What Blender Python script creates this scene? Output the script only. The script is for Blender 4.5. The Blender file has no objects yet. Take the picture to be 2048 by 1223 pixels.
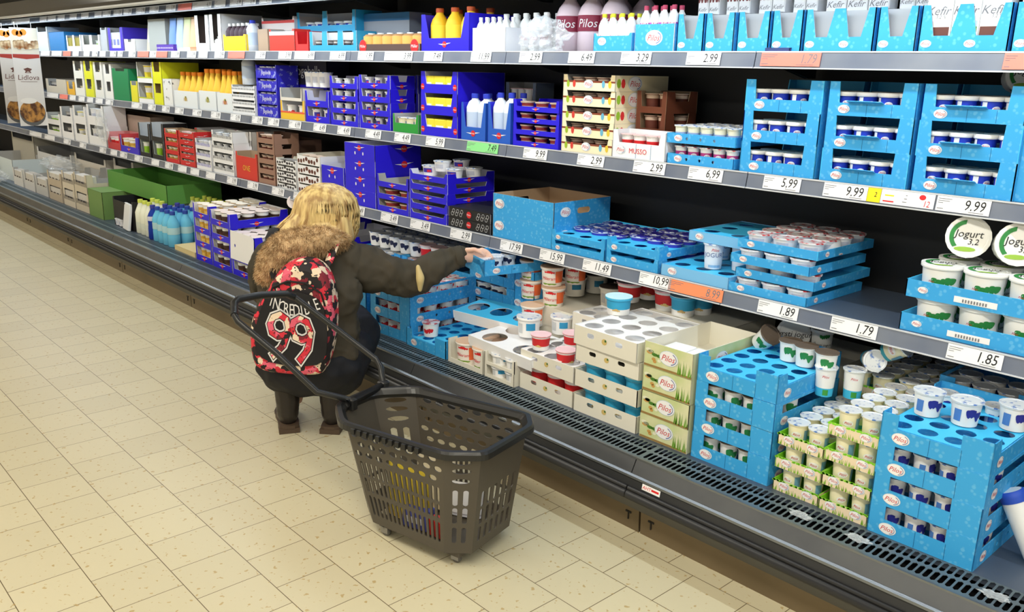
import bpy, bmesh, math, random
from mathutils import Matrix, Vector, noise
from mathutils.geometry import tessellate_polygon
random.seed(7)
PI = math.pi
SC = bpy.context.scene
COL = SC.collection

# ------------------------------------------------------------------ camera
CAM = Vector((0.0, 0.0, 1.5424))
AX = [Vector((0.6739891, 0.73843342, 0.02132565)),      # camera right
      Vector((-0.20750683, 0.16153422, 0.96480444)),    # camera up
      Vector((-0.70899902, 0.6546929, -0.26210228))]    # camera forward
FPX = 1744.5
cd = bpy.data.cameras.new('camera')
cd.sensor_width = 36.0
cd.lens = FPX / 2048 * 36.0
cd.clip_start = 0.05
cam = bpy.data.objects.new('camera', cd)
COL.objects.link(cam)
cm = Matrix((AX[0], AX[1], -AX[2])).transposed().to_4x4()
cm.translation = CAM
cam.matrix_world = cm
SC.camera = cam

# ------------------------------------------------------------------ world, light, exposure
wd = bpy.data.worlds.new('world'); SC.world = wd; wd.use_nodes = True
wd.node_tree.nodes['Background'].inputs[0].default_value = (0.97, 0.96, 0.90, 1)
wd.node_tree.nodes['Background'].inputs[1].default_value = 0.45
SC.view_settings.view_transform = 'Standard'
SC.view_settings.look = 'None'
SC.view_settings.gamma = 1.0
SC.view_settings.use_curve_mapping = False
SC.view_settings.exposure = 0.0

def area(name, loc, rot, sx, sy, power, col):
    l = bpy.data.lights.new(name, 'AREA'); l.shape = 'RECTANGLE'
    l.size = sx; l.size_y = sy; l.energy = power; l.color = col
    o = bpy.data.objects.new(name, l); COL.objects.link(o)
    o.location = loc; o.rotation_euler = rot
    return o
# ceiling luminaires of the aisle (warm white)
for i, x in enumerate((3.0, -1.0, -5.0, -9.0, -13.0)):
    area('ceiling_lamp', (x, 0.0, 3.25), (0, 0, 0), 3.6, 0.5, (84 if x > -2 else 24), (0.98, 0.96, 0.85))
    area('ceiling_lamp', (x, -3.0, 3.25), (0, 0, 0), 3.6, 0.5, (68 if x > -2 else 22), (0.98, 0.96, 0.85))
# the LED line under the canopy of the refrigerated cabinets (cool white)
for i in range(8):
    area('canopy_lamp', (0.9 - i * 1.875, 2.405, 1.941), (math.radians(20), 0, 0), 1.85, 0.04, 9.8, (0.80, 0.92, 1.0))

# ------------------------------------------------------------------ pixel helpers (frame 2048 x 1223)
def ray(px, py):
    return AX[0] * ((px - 1024) / FPX) - AX[1] * ((py - 611.5) / FPX) + AX[2]
def P(px, py, X=None, Y=None, Z=None):
    d = ray(px, py)
    t = (X - CAM.x) / d.x if X is not None else (Y - CAM.y) / d.y if Y is not None else (Z - CAM.z) / d.z
    return CAM + d * t
def xs(px, Y, Z):
    """world X where the line (Y, Z) crosses image column px"""
    # (ray combination) right-component / forward-component = u
    u = (px - 1024) / FPX
    n = AX[0] - AX[2] * u
    return CAM.x - (n.y * (Y - CAM.y) + n.z * (Z - CAM.z)) / n.x
def zs(py, X, Y):
    v = -(py - 611.5) / FPX
    n = AX[1] - AX[2] * v
    return CAM.z - (n.x * (X - CAM.x) + n.y * (Y - CAM.y)) / n.z

# ------------------------------------------------------------------ materials
def lin(c):
    return tuple((x / 255 / 12.92) if x / 255 <= 0.04045 else ((x / 255 + 0.055) / 1.055) ** 2.4 for x in c) + (1,)
MATS = {}
def mat(name, rgb=(200, 200, 200), rough=0.5, metal=0.0, pat=None, rgb2=None, scale=20.0, spec=0.5, alpha=1.0, emit=0.0, trans=0.0, bump=0.0, thr=(0.45, 0.55), ior=1.45):
    if name in MATS: return MATS[name]
    m = bpy.data.materials.new(name); m.use_nodes = True
    nt = m.node_tree; b = nt.nodes['Principled BSDF']
    b.inputs['Base Color'].default_value = lin(rgb)
    b.inputs['Roughness'].default_value = rough
    b.inputs['Metallic'].default_value = metal
    b.inputs['Specular IOR Level'].default_value = spec
    b.inputs['IOR'].default_value = ior
    b.inputs['Alpha'].default_value = alpha
    b.inputs['Transmission Weight'].default_value = trans
    if emit:
        b.inputs['Emission Color'].default_value = lin(rgb); b.inputs['Emission Strength'].default_value = emit
    if pat or bump:
        tc = nt.nodes.new('ShaderNodeTexCoord')
        if pat == 'voronoi':
            t = nt.nodes.new('ShaderNodeTexVoronoi'); t.inputs['Scale'].default_value = scale; out = t.outputs['Distance']
        else:
            t = nt.nodes.new('ShaderNodeTexNoise'); t.inputs['Scale'].default_value = scale; t.inputs['Detail'].default_value = 3; out = t.outputs[0]
        nt.links.new(tc.outputs['Object'], t.inputs['Vector'])
        if pat:
            r = nt.nodes.new('ShaderNodeValToRGB'); nt.links.new(out, r.inputs[0])
            r.color_ramp.elements[0].position = thr[0]; r.color_ramp.elements[1].position = thr[1]
            r.color_ramp.elements[0].color = lin(rgb2 or rgb); r.color_ramp.elements[1].color = lin(rgb)
            nt.links.new(r.outputs[0], b.inputs['Base Color'])
        if bump:
            bp = nt.nodes.new('ShaderNodeBump'); bp.inputs['Strength'].default_value = bump; bp.inputs['Distance'].default_value = 0.01
            nt.links.new(out, bp.inputs['Height']); nt.links.new(bp.outputs[0], b.inputs['Normal'])
    MATS[name] = m
    return m
def C(rgb, rough=0.55):
    return mat('paint_%d_%d_%d' % tuple(rgb), rgb, rough)
WHITE = mat('white_board', (238, 238, 240), 0.5)
CREAM = mat('cream_board', (226, 222, 208), 0.6)
GREYB = mat('grey_board_inside', (178, 178, 176), 0.7)
KRAFT = mat('kraft_board', (176, 150, 122), 0.75)
SKY = mat('sky_blue_board', (56, 162, 226), 0.5, pat='voronoi', rgb2=(92, 180, 232), scale=62, thr=(0.24, 0.40))
SKYIN = mat('sky_blue_sheet', (70, 194, 244), 0.45)
NAVY = mat('royal_blue_board', (38, 24, 214), 0.42)
RED = mat('red_ink', (214, 34, 40), 0.5)
DRED = mat('logo_red_ink', (200, 40, 52), 0.5)
INK = mat('black_ink', (24, 24, 28), 0.5)
GREYINK = mat('grey_ink', (120, 120, 125), 0.5)
BLUEINK = mat('blue_ink', (40, 70, 150), 0.5)
GREENINK = mat('green_ink', (40, 130, 60), 0.5)
YEL = mat('yellow_ink', (240, 214, 30), 0.5)
BLACK = mat('black_plastic', (22, 22, 24), 0.4)
FOIL = mat('printed_foil', (236, 240, 244), 0.28, 0.25, pat='noise', rgb2=(90, 130, 200), scale=42, thr=(0.36, 0.45))
FOILB = mat('blue_printed_foil', (200, 206, 226), 0.28, 0.25, pat='noise', rgb2=(50, 44, 160), scale=34, thr=(0.48, 0.54))
FOILR = mat('red_printed_foil', (240, 236, 238), 0.28, 0.25, pat='noise', rgb2=(206, 60, 70), scale=40, thr=(0.40, 0.5))
DARKLID = mat('brown_foil', (118, 104, 92), 0.35, 0.3)
PLAS = mat('white_plastic', (238, 238, 236), 0.35)

# ------------------------------------------------------------------ mesh builder
_T = {}
def text2d(s, size=1.0, shear=0.0, spacing=1.0):
    """tessellated lettering, centred on the origin, cap height about 0.7 size"""
    k = (s, shear, spacing)
    if k not in _T:
        c = bpy.data.curves.new('t', 'FONT'); c.body = s; c.align_x = 'CENTER'; c.align_y = 'CENTER'
        c.shear = shear; c.space_character = spacing; c.resolution_u = 2; c.fill_mode = 'FRONT'
        o = bpy.data.objects.new('t', c)
        me = o.to_mesh()
        v = [(a.co.x, a.co.y) for a in me.vertices]; f = [tuple(p.vertices) for p in me.polygons]
        o.to_mesh_clear(); bpy.data.objects.remove(o); bpy.data.curves.remove(c)
        if v:
            cx = (min(a[0] for a in v) + max(a[0] for a in v)) / 2; cy = (min(a[1] for a in v) + max(a[1] for a in v)) / 2
            v = [(a[0] - cx, a[1] - cy) for a in v]
        _T[k] = (v, f)
    v, f = _T[k]
    return [(a * size, b * size) for a, b in v], f
def ell(rx, ry, n=20, cx=0, cy=0):
    return [(cx + rx * math.cos(2 * PI * i / n), cy + ry * math.sin(2 * PI * i / n)) for i in range(n)]
def rnd_rect(x0, y0, x1, y1, r, n=3):
    o = []
    for cx, cy, a in ((x1 - r, y0 + r, -90), (x1 - r, y1 - r, 0), (x0 + r, y1 - r, 90), (x0 + r, y0 + r, 180)):
        for i in range(n + 1):
            t = math.radians(a + 90 * i / n); o.append((cx + r * math.cos(t), cy + r * math.sin(t)))
    return o
def tr(x, y, z): return Matrix.Translation((x, y, z))
def frame(o, ax, ay, az):
    m = Matrix((Vector(ax), Vector(ay), Vector(az))).transposed().to_4x4(); m.translation = Vector(o); return m
def fr_front(x, z, y=-0.0008): return frame((x, y, z), (1, 0, 0), (0, 0, 1), (0, -1, 0))
def fr_right(y, z, x): return frame((x, y, z), (0, 1, 0), (0, 0, 1), (1, 0, 0))
def fr_top(x, y, z): return frame((x, y, z), (1, 0, 0), (0, 1, 0), (0, 0, 1))

class MB:
    def __init__(s): s.v = []; s.f = []; s.mi = []; s.sm = []; s.mats = []
    def m(s, mt):
        if mt not in s.mats: s.mats.append(mt)
        return s.mats.index(mt)
    def add(s, vs, fs, mt, M=None, smooth=False):
        b = len(s.v); k = s.m(mt)
        s.v += [tuple(M @ Vector(p)) if M else tuple(p) for p in vs]
        for f in fs: s.f.append(tuple(b + i for i in f)); s.mi.append(k); s.sm.append(smooth)
        return s
    def box(s, x0, x1, y0, y1, z0, z1, mt, M=None):
        v = [(x, y, z) for x in (x0, x1) for y in (y0, y1) for z in (z0, z1)]
        return s.add(v, [(0, 1, 3, 2), (4, 6, 7, 5), (0, 4, 5, 1), (2, 3, 7, 6), (0, 2, 6, 4), (1, 5, 7, 3)], mt, M)
    def bbox(s, x0, x1, y0, y1, z0, z1, mt, b=0.004, M=None):
        """box with chamfered edges"""
        o = rnd_rect(x0, y0, x1, y1, b, 1); oi = rnd_rect(x0 + b, y0 + b, x1 - b, y1 - b, b * .5, 1)
        n = len(o); v = []
        for (ring, z) in ((oi, z0), (o, z0 + b), (o, z1 - b), (oi, z1)): v += [(p[0], p[1], z) for p in ring]
        f = [tuple(range(n - 1, -1, -1)), tuple(range(3 * n, 4 * n))]
        for r in range(3):
            for i in range(n): j = (i + 1) % n; f.append((r * n + i, r * n + j, (r + 1) * n + j, (r + 1) * n + i))
        return s.add(v, f, mt, M)
    def flat(s, v2, fs, mt, M): return s.add([(a, b, 0) for a, b in v2], fs, mt, M)
    def poly(s, outline, mt, M, holes=()):
        loops = [[Vector((a, b, 0)) for a, b in outline]] + [[Vector((a, b, 0)) for a, b in h] for h in holes]
        return s.add([p for l in loops for p in l], tessellate_polygon(loops), mt, M)
    def slab(s, outline, t, M, mf, mb=None, me=None, holes=()):
        """flat panel: outer face at local z=0, thickness t behind it"""
        mb = mb or mf; me = me or mb
        loops = [[Vector((a, b, 0)) for a, b in outline]] + [[Vector((a, b, 0)) for a, b in h] for h in holes]
        tri = tessellate_polygon(loops); pts = [p for l in loops for p in l]
        s.add(pts, tri, mf, M); s.add([(p.x, p.y, -t) for p in pts], [f[::-1] for f in tri], mb, M)
        for l in loops:
            n = len(l); s.add([tuple(p) for p in l] + [(p.x, p.y, -t) for p in l], [(i, (i + 1) % n, n + (i + 1) % n, n + i) for i in range(n)], me, M)
        return s
    def lathe(s, prof, mt, n=20, M=None, smooth=True):
        v = [(r * math.cos(2 * PI * i / n), r * math.sin(2 * PI * i / n), z) for r, z in prof for i in range(n)]
        f = [(k * n + i, k * n + (i + 1) % n, (k + 1) * n + (i + 1) % n, (k + 1) * n + i) for k in range(len(prof) - 1) for i in range(n)]
        return s.add(v, f, mt, M, smooth)
    def disc(s, r, z, mt, n=20, M=None): return s.add([(r * math.cos(2 * PI * i / n), r * math.sin(2 * PI * i / n), z) for i in range(n)], [tuple(range(n))], mt, M)
    def tube(s, pts, r, mt, n=8, closed=False, M=None, flatz=1.0):
        P_ = [Vector(p) for p in pts]; N = len(P_); v = []; rr = r if isinstance(r, (list, tuple)) else [r] * N
        up = Vector((0, 0, 1))
        for i, p in enumerate(P_):
            a = P_[(i - 1) % N] if closed or i else p; b = P_[(i + 1) % N] if closed or i < N - 1 else p
            d = (b - a).normalized() if (b - a).length > 1e-9 else Vector((1, 0, 0))
            u = up - d * up.dot(d)
            u = Vector((1, 0, 0)).cross(d) if u.length < 0.15 else u
            u.normalize(); w = d.cross(u)
            for k in range(n):
                t = 2 * PI * k / n; v.append(tuple(p + (u * math.cos(t) * flatz + w * math.sin(t)) * rr[i]))
        f = []
        for i in range(N if closed else N - 1):
            j = (i + 1) % N
            for k in range(n): f.append((i * n + k, i * n + (k + 1) % n, j * n + (k + 1) % n, j * n + k))
        if not closed: f += [tuple(range(n)), tuple(range((N - 1) * n, N * n))]
        return s.add(v, f, mt, M, True)
    def wrap(s, v2, fs, mt, rfun, z0, ang=0.0, off=0.0007):
        """2D shape wrapped round a cup: x along the circumference from local -Y, y up"""
        v = []
        for a, b in v2:
            z = z0 + b; r = rfun(z) + off; t = a / r + ang
            v.append((r * math.sin(t), -r * math.cos(t), z))
        return s.add(v, fs, mt)
    def mesh(s, name):
        me = bpy.data.meshes.new(name); me.from_pydata(s.v, [], s.f)
        for m_ in s.mats: me.materials.append(m_)
        me.polygons.foreach_set('material_index', s.mi); me.polygons.foreach_set('use_smooth', s.sm)
        me.update(); return me
def fan(o):
    n = len(o); cx = sum(p[0] for p in o) / n; cy = sum(p[1] for p in o) / n
    return list(o) + [(cx, cy)], [(i, (i + 1) % n, n) for i in range(n)]

def logo(mb, M, w, full=True):
    """oval brand plate, red slanted lettering, blue swoosh"""
    h = w * 0.66
    if full: mb.flat(*fan(ell(w * .53, h * .54)), C((196, 214, 226)), M)
    M2 = M @ tr(0, 0, 0.0004)
    mb.flat(*fan(ell(w * .5, h * .5)), WHITE, M2)
    M3 = M @ tr(0, 0, 0.0008)
    if full:
        a = [(w * .44 * math.cos(t), h * .44 * math.sin(t)) for t in [math.radians(x) for x in range(-70, 61, 13)]]
        b = [(w * .40 * math.cos(t) + w * .01, h * .38 * math.sin(t)) for t in [math.radians(x) for x in range(60, -71, -13)]]
        mb.poly(a + b, BLUEINK, M3)
    v, f = text2d('Pilos', w * .40, 0.35)
    mb.flat(v, f, DRED, M3 @ tr(-w * .02, 0, 0))
def mlogo(mb, M, w, sw=True):
    """round red badge with a white word and thin white wings"""
    if sw:
        mb.flat([(-w * 1.25, .06 * w), (0, -.16 * w), (0, .06 * w), (w * 1.25, .18 * w), (0, .12 * w), (0, -.10 * w)], [(0, 1, 2), (3, 4, 5)], WHITE, M)
    M2 = M @ tr(0, 0, .0004)
    mb.flat(*fan(ell(w * .40, w * .36, 14)), RED, M2)
    v, f = text2d('M\u00fcller', w * .26, 0.1); mb.flat(v, f, WHITE, M2 @ tr(0, 0, .0004))

# ------------------------------------------------------------------ object helpers
def tag(o, label=None, cat=None, group=None, kind=None):
    if label: o['label'] = label
    if cat: o['category'] = cat
    if group: o['group'] = group
    if kind: o['kind'] = kind
    return o
def link(name, me, parent=None, M=None):
    o = bpy.data.objects.new(name, me); COL.objects.link(o)
    if parent is not None: o.parent = parent
    if M is not None: o.matrix_local = M
    return o
def inst(proto, loc, rot=(0, 0, 0), label=None, cat=None, group=None, parent=None, sc=None):
    """proto = (name, mesh, [child protos]); parts are copied object by object"""
    o = link(proto[0], proto[1], parent)
    if parent is None or loc: o.location = loc
    o.rotation_euler = rot
    if sc: o.scale = sc
    for ch in proto[2]: inst(ch, (0, 0, 0), (0, 0, 0), parent=o)
    if label: tag(o, label, cat, group)
    return o
ORD = ['first', 'second', 'third', 'fourth', 'fifth', 'sixth', 'seventh', 'eighth', 'ninth', 'tenth', 'eleventh', 'twelfth', 'thirteenth', 'fourteenth', 'fifteenth', 'sixteenth']
def ordw(i): return ORD[i] if i < len(ORD) else 'further'
CACHE = {}
def cached(key, fn):
    if key not in CACHE: CACHE[key] = fn()
    return CACHE[key]
# ================================================================== the setting
XL, XR = -15.5, 1.4
def floor_mat():
    m = bpy.data.materials.new('speckled_floor_tile'); m.use_nodes = True; nt = m.node_tree; N = nt.nodes; L = nt.links
    b = N['Principled BSDF']; tc = N.new('ShaderNodeTexCoord'); mp = N.new('ShaderNodeMapping')
    mp.inputs['Location'].default_value = (0.016, -0.0427, 0)
    L.new(tc.outputs['Object'], mp.inputs[0])
    br = N.new('ShaderNodeTexBrick'); L.new(mp.outputs[0], br.inputs[0])
    br.offset = 0.5; br.offset_frequency = 2; br.squash = 1
    br.inputs['Scale'].default_value = 1; br.inputs['Brick Width'].default_value = 0.198; br.inputs['Row Height'].default_value = 0.2061
    br.inputs['Mortar Size'].default_value = 0.0013; br.inputs['Mortar Smooth'].default_value = 0.1; br.inputs['Bias'].default_value = 0
    br.inputs['Color1'].default_value = lin((203, 194, 164)); br.inputs['Color2'].default_value = lin((196, 187, 158)); br.inputs['Mortar'].default_value = lin((92, 76, 50))
    vo = N.new('ShaderNodeTexNoise'); vo.inputs['Scale'].default_value = 52; vo.inputs['Detail'].default_value = 1.5; L.new(tc.outputs['Object'], vo.inputs[0])
    r = N.new('ShaderNodeValToRGB'); r.color_ramp.elements[0].position = 0.655; r.color_ramp.elements[1].position = 0.70
    r.color_ramp.elements[0].color = (0, 0, 0, 1); r.color_ramp.elements[1].color = (0.75, 0.75, 0.75, 1); L.new(vo.outputs[0], r.inputs[0])
    mx = N.new('ShaderNodeMix'); mx.data_type = 'RGBA'; L.new(r.outputs[0], mx.inputs[0]); L.new(br.outputs[0], mx.inputs[6]); mx.inputs[7].default_value = lin((168, 140, 84))
    L.new(mx.outputs[2], b.inputs['Base Color']); b.inputs['Roughness'].default_value = 0.34; b.inputs['Specular IOR Level'].default_value = 0.35
    return m
fm = MB(); fm.add([(XL, -6, 0), (XR + 3, -6, 0), (XR + 3, 4, 0), (XL, 4, 0)], [(0, 1, 2, 3)], floor_mat())
tag(link('floor', fm.mesh('floor')), kind='structure')
DARKW = mat('dark_cabinet_liner', (30, 32, 35), 0.55)
m = MB(); m.slab([(XL, 0.1), (XR, 0.1), (XR, 2.3), (XL, 2.3)], 0.04, frame((0, 3.08, 0), (1, 0, 0), (0, 0, 1), (0, -1, 0)), DARKW)
tag(link('wall_back', m.mesh('wall_back')), kind='structure')
m = MB(); m.box(XL, XL + .05, -6, 4, 0, 3.4, mat('warm_wall', (196, 184, 160), .7)); tag(link('wall_left', m.mesh('wall_left')), kind='structure')
m = MB(); m.box(XL, XR + 3, -6, 4, 3.4, 3.45, mat('beige_ceiling', (176, 160, 138), .8)); tag(link('ceiling', m.mesh('ceiling')), kind='structure')
LAMPM = mat('lamp_diffuser', (255, 240, 214), .5, emit=3.0)
LAMPC = mat('led_diffuser', (226, 240, 255), .5, emit=3.0)
HOUS = mat('lamp_housing', (226, 226, 226), .4)
for i, x in enumerate((3.0, -1.0, -5.0, -9.0, -13.0)):
    for j, y in enumerate((0.0, -3.0)):
        a = MB(); a.bbox(x - 1.85, x + 1.85, y - .28, y + .28, 3.30, 3.40, HOUS, .01)
        o = link('ceiling_light', a.mesh('ceiling_light'))
        tag(o, 'long ceiling light %s, %s from the right' % (('above the aisle', 'over the far side of the aisle')[j], ordw(i)), 'ceiling light', 'ceiling lights')
        d = MB(); d.box(x - 1.8, x + 1.8, y - .25, y + .25, 3.28, 3.30, LAMPM); link('diffuser', d.mesh('diffuser'), o)

# ---- refrigerated cabinets: one unit per 1.25 m
STEEL = mat('brushed_grey_steel', (96, 98, 100), .35, .6, pat='noise', rgb2=(84, 86, 90), scale=6, thr=(.3, .7))
DSTEEL = mat('dark_grey_panel', (74, 76, 78), .38, .35)
KICK = mat('bronze_grey_kick_plate', (126, 110, 86), .42, .45, pat='noise', rgb2=(112, 98, 76), scale=3, thr=(.3, .7))
RUB = mat('black_rubber_bumper', (40, 40, 42), .32)
TRIM = mat('light_metal_trim', (128, 132, 136), .3, .7)
GRILLM = mat('grey_grille_metal', (110, 124, 132), .38, .5)
DECKM = mat('blue_grey_shelf_steel', (92, 104, 122), .4, .4)
MOD = 1.25
JX = -1.685
def prof(mb, pts, x0, x1, mt, smooth=False):
    n = len(pts)
    mb.add([(x, a, b) for x in (x0, x1) for a, b in pts], [(i, (i + 1) % n, n + (i + 1) % n, n + i) for i in range(n)] + [tuple(range(n)), tuple(range(n, 2 * n))], mt, None, smooth)
def arc(cy, cz, r, a0, a1, n=8):
    return [(cy + r * math.cos(math.radians(a0 + (a1 - a0) * i / n)), cz + r * math.sin(math.radians(a0 + (a1 - a0) * i / n))) for i in range(n + 1)]
def cabinet_parts():
    W = MOD; g = 0.004; P_ = []
    a = MB(); prof(a, [(2.18, 0.0), (2.176, .10), (2.20, .10), (2.204, 0.0)], g, W - g, KICK)
    for x in (.05, W - .05): a.box(x - .012, x + .012, 2.1745, 2.18, .06, .066, BLACK); a.box(x - .002, x + .002, 2.1745, 2.18, .035, .066, BLACK)
    P_.append(('kick_plate', a.mesh('kick_plate'), []))
    a = MB(); prof(a, [(2.178, .09), (2.150, .10), (2.118, .145), (2.105, .16), (2.12, .165), (2.165, .11), (2.19, .10)], 0, W, DSTEEL)
    P_.append(('cove_panel', a.mesh('cove_panel'), []))
    a = MB(); prof(a, arc(2.100, .178, .017, 60, 300) + [(2.122, .165), (2.122, .195)], g, W - g, RUB, True)
    prof(a, arc(2.101, .200, .008, 40, 300, 6) + [(2.118, .193), (2.118, .206)], g, W - g, RUB, True)
    P_.append(('bumper', a.mesh('bumper'), []))
    a = MB(); prof(a, [(2.106, .206), (2.112, .236), (2.13, .236), (2.125, .206)], 0, W, mat('charcoal_band', (52, 53, 55), .4, .2)); P_.append(('lower_band', a.mesh('lower_band'), []))
    a = MB(); prof(a, [(2.106, .236), (2.106, .244), (2.114, .248), (2.13, .246), (2.13, .236)], 0, W, TRIM); P_.append(('trim_strip', a.mesh('trim_strip'), []))
    a = MB(); prof(a, [(2.116, .246), (2.140, .293), (2.148, .29), (2.126, .244)], g * .5, W - g * .5, STEEL); P_.append(('front_panel', a.mesh('front_panel'), []))
    a = MB(); holes = []
    n = 64; pw = (W - .01) / n
    for i in range(n):
        for (y0, y1) in ((.018, .068), (.075, .123)):
            c = .005 + pw * (i + .5); hw = pw * .35
            holes.append([(c - hw, y0 + .006), (c, y0), (c + hw, y0 + .006), (c + hw, y1 - .006), (c, y1), (c - hw, y1 - .006)])
    a.slab([(0, 0), (W, 0), (W, .128), (0, .128)], .002, frame((0, 2.140, .2935), (1, 0, 0), (0, .998, .05), (0, -.05, .998)), GRILLM, GRILLM, GRILLM, holes)
    a.box(0, W, 2.138, 2.146, .290, .2965, TRIM)
    P_.append(('air_grille', a.mesh('air_grille'), []))
    a = MB(); a.box(0, W, 2.145, 2.265, .235, .24, BLACK); P_.append(('air_duct', a.mesh('air_duct'), []))
    a = MB(); a.box(0.001, W - .001, 2.266, 3.05, .280, .300, DECKM); P_.append(('deck_plate', a.mesh('deck_plate'), []))
    a = MB(); a.box(0, W, 2.21, 3.1, .01, .22, BLACK); P_.append(('plinth', a.mesh('plinth'), []))
    # canopy above
    a = MB(); prof(a, [(2.345, 1.92), (2.335, 1.95), (2.35, 2.045), (3.08, 2.045), (3.08, 2.00), (2.462, 2.00), (2.458, 1.925), (2.448, 1.925), (2.444, 1.965), (2.375, 1.960)], 0, W, mat('dark_gloss_canopy', (62, 66, 74), .16, .3)); P_.append(('canopy', a.mesh('canopy'), []))  # hanging rear lip is an added baffle, keeps LED light off the top rail
    a = MB(); prof(a, [(2.345, 1.903), (2.334, 1.912), (2.338, 1.925), (2.360, 1.925), (2.365, 1.910)], 0, W, mat('bright_canopy_trim', (230, 236, 240), .25, .4)); P_.append(('canopy_trim', a.mesh('canopy_trim'), []))
    a = MB(); a.box(.02, W - .02, 2.385, 2.425, 1.946, 1.958, LAMPC); P_.append(('light_strip', a.mesh('light_strip'), []))
    return P_
CP = cabinet_parts()
NMOD0, NMOD1 = -11, 2
for i in range(NMOD0, NMOD1):
    x = JX + i * MOD
    o = bpy.data.objects.new('refrigerated_cabinet', None); COL.objects.link(o); o.location = (x, 0, 0)
    for p in CP: inst(p, (0, 0, 0), parent=o)
    k = NMOD1 - 1 - i
    tag(o, 'dark grey open refrigerated cabinet unit, %s counted from the right end of the row' % ordw(k), 'refrigerated cabinet', 'refrigerated cabinet row')
    if i == 0:
        a = MB(); M = frame((.094, 2.1072, .2225), (1, 0, 0), (0, .19, .98), (0, -.98, .19))
        a.slab([(-.037, -.010), (.037, -.010), (.037, .010), (-.037, .010)], .0015, M @ tr(0, 0, .002), WHITE)
        v, f = text2d('AHT', .017, .2, 1.0); a.flat(v, f, RED, M @ tr(-.017, 0, .0026))
        a.box(.002, .032, -.003, .004, .002, .0025, RED, M)
        tag(link('maker_badge', a.mesh('maker_badge'), o), 'small white badge with red letters')

# ---- shelves with price rails
RAIL = mat('grey_price_rail', (112, 120, 138), .3, .3, pat='noise', rgb2=(132, 138, 150), scale=4, thr=(.35, .65))
RAILEDGE = mat('pale_rail_edge', (206, 208, 212), .35)
TAGW = mat('white_price_card', (238, 238, 240), .45)
TAGR = mat('salmon_price_card', (246, 132, 116), .45)
TAGO = mat('orange_price_card', (246, 140, 96), .45)
TAGG = mat('pale_green_price_card', (140, 222, 140), .45)
SH = {'S2': (2.575, 0.8077), 'S3': (2.668, 1.2133), 'S4': (2.655, 1.6156), 'S5': (2.60, 1.930)}
SNAME = {'S2': 'lowest shelf', 'S3': 'middle shelf', 'S4': 'upper shelf', 'S5': 'top shelf'}
SHX = {'S2': -1.692, 'S3': -1.693, 'S4': -1.695, 'S5': -1.695 - .12}
RH = .050
def shelf_parts(Yf):
    W = MOD; dp = 3.04 - Yf
    a = MB(); a.slab([(.002, 0), (W - .002, 0), (W - .002, RH), (.002, RH)], .004, frame((0, -.010, -RH), (1, 0, 0), (0, .17, .985), (0, -.985, .17)), RAIL)
    a.box(.002, W - .002, -.014, -.002, -RH - .004, -RH, RAILEDGE); a.box(.002, W - .002, -.004, 0.0, -.003, .0015, RAILEDGE)
    p = [('price_rail', a.mesh('price_rail'), [])]
    a = MB(); a.box(.002, W - .002, 0, dp, -.016, 0, DECKM); p.append(('shelf_plate', a.mesh('shelf_plate'), []))
    for x in (.006, W - .010):
        a = MB(); a.slab([(0, -.016), (dp, -.016), (dp, -.085), (dp - .05, -.085)], .004, frame((x, 0, 0), (0, 1, 0), (0, 0, 1), (-1, 0, 0)), DARKW)
        p.append(('bracket', a.mesh('bracket'), []))
    return p
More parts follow.
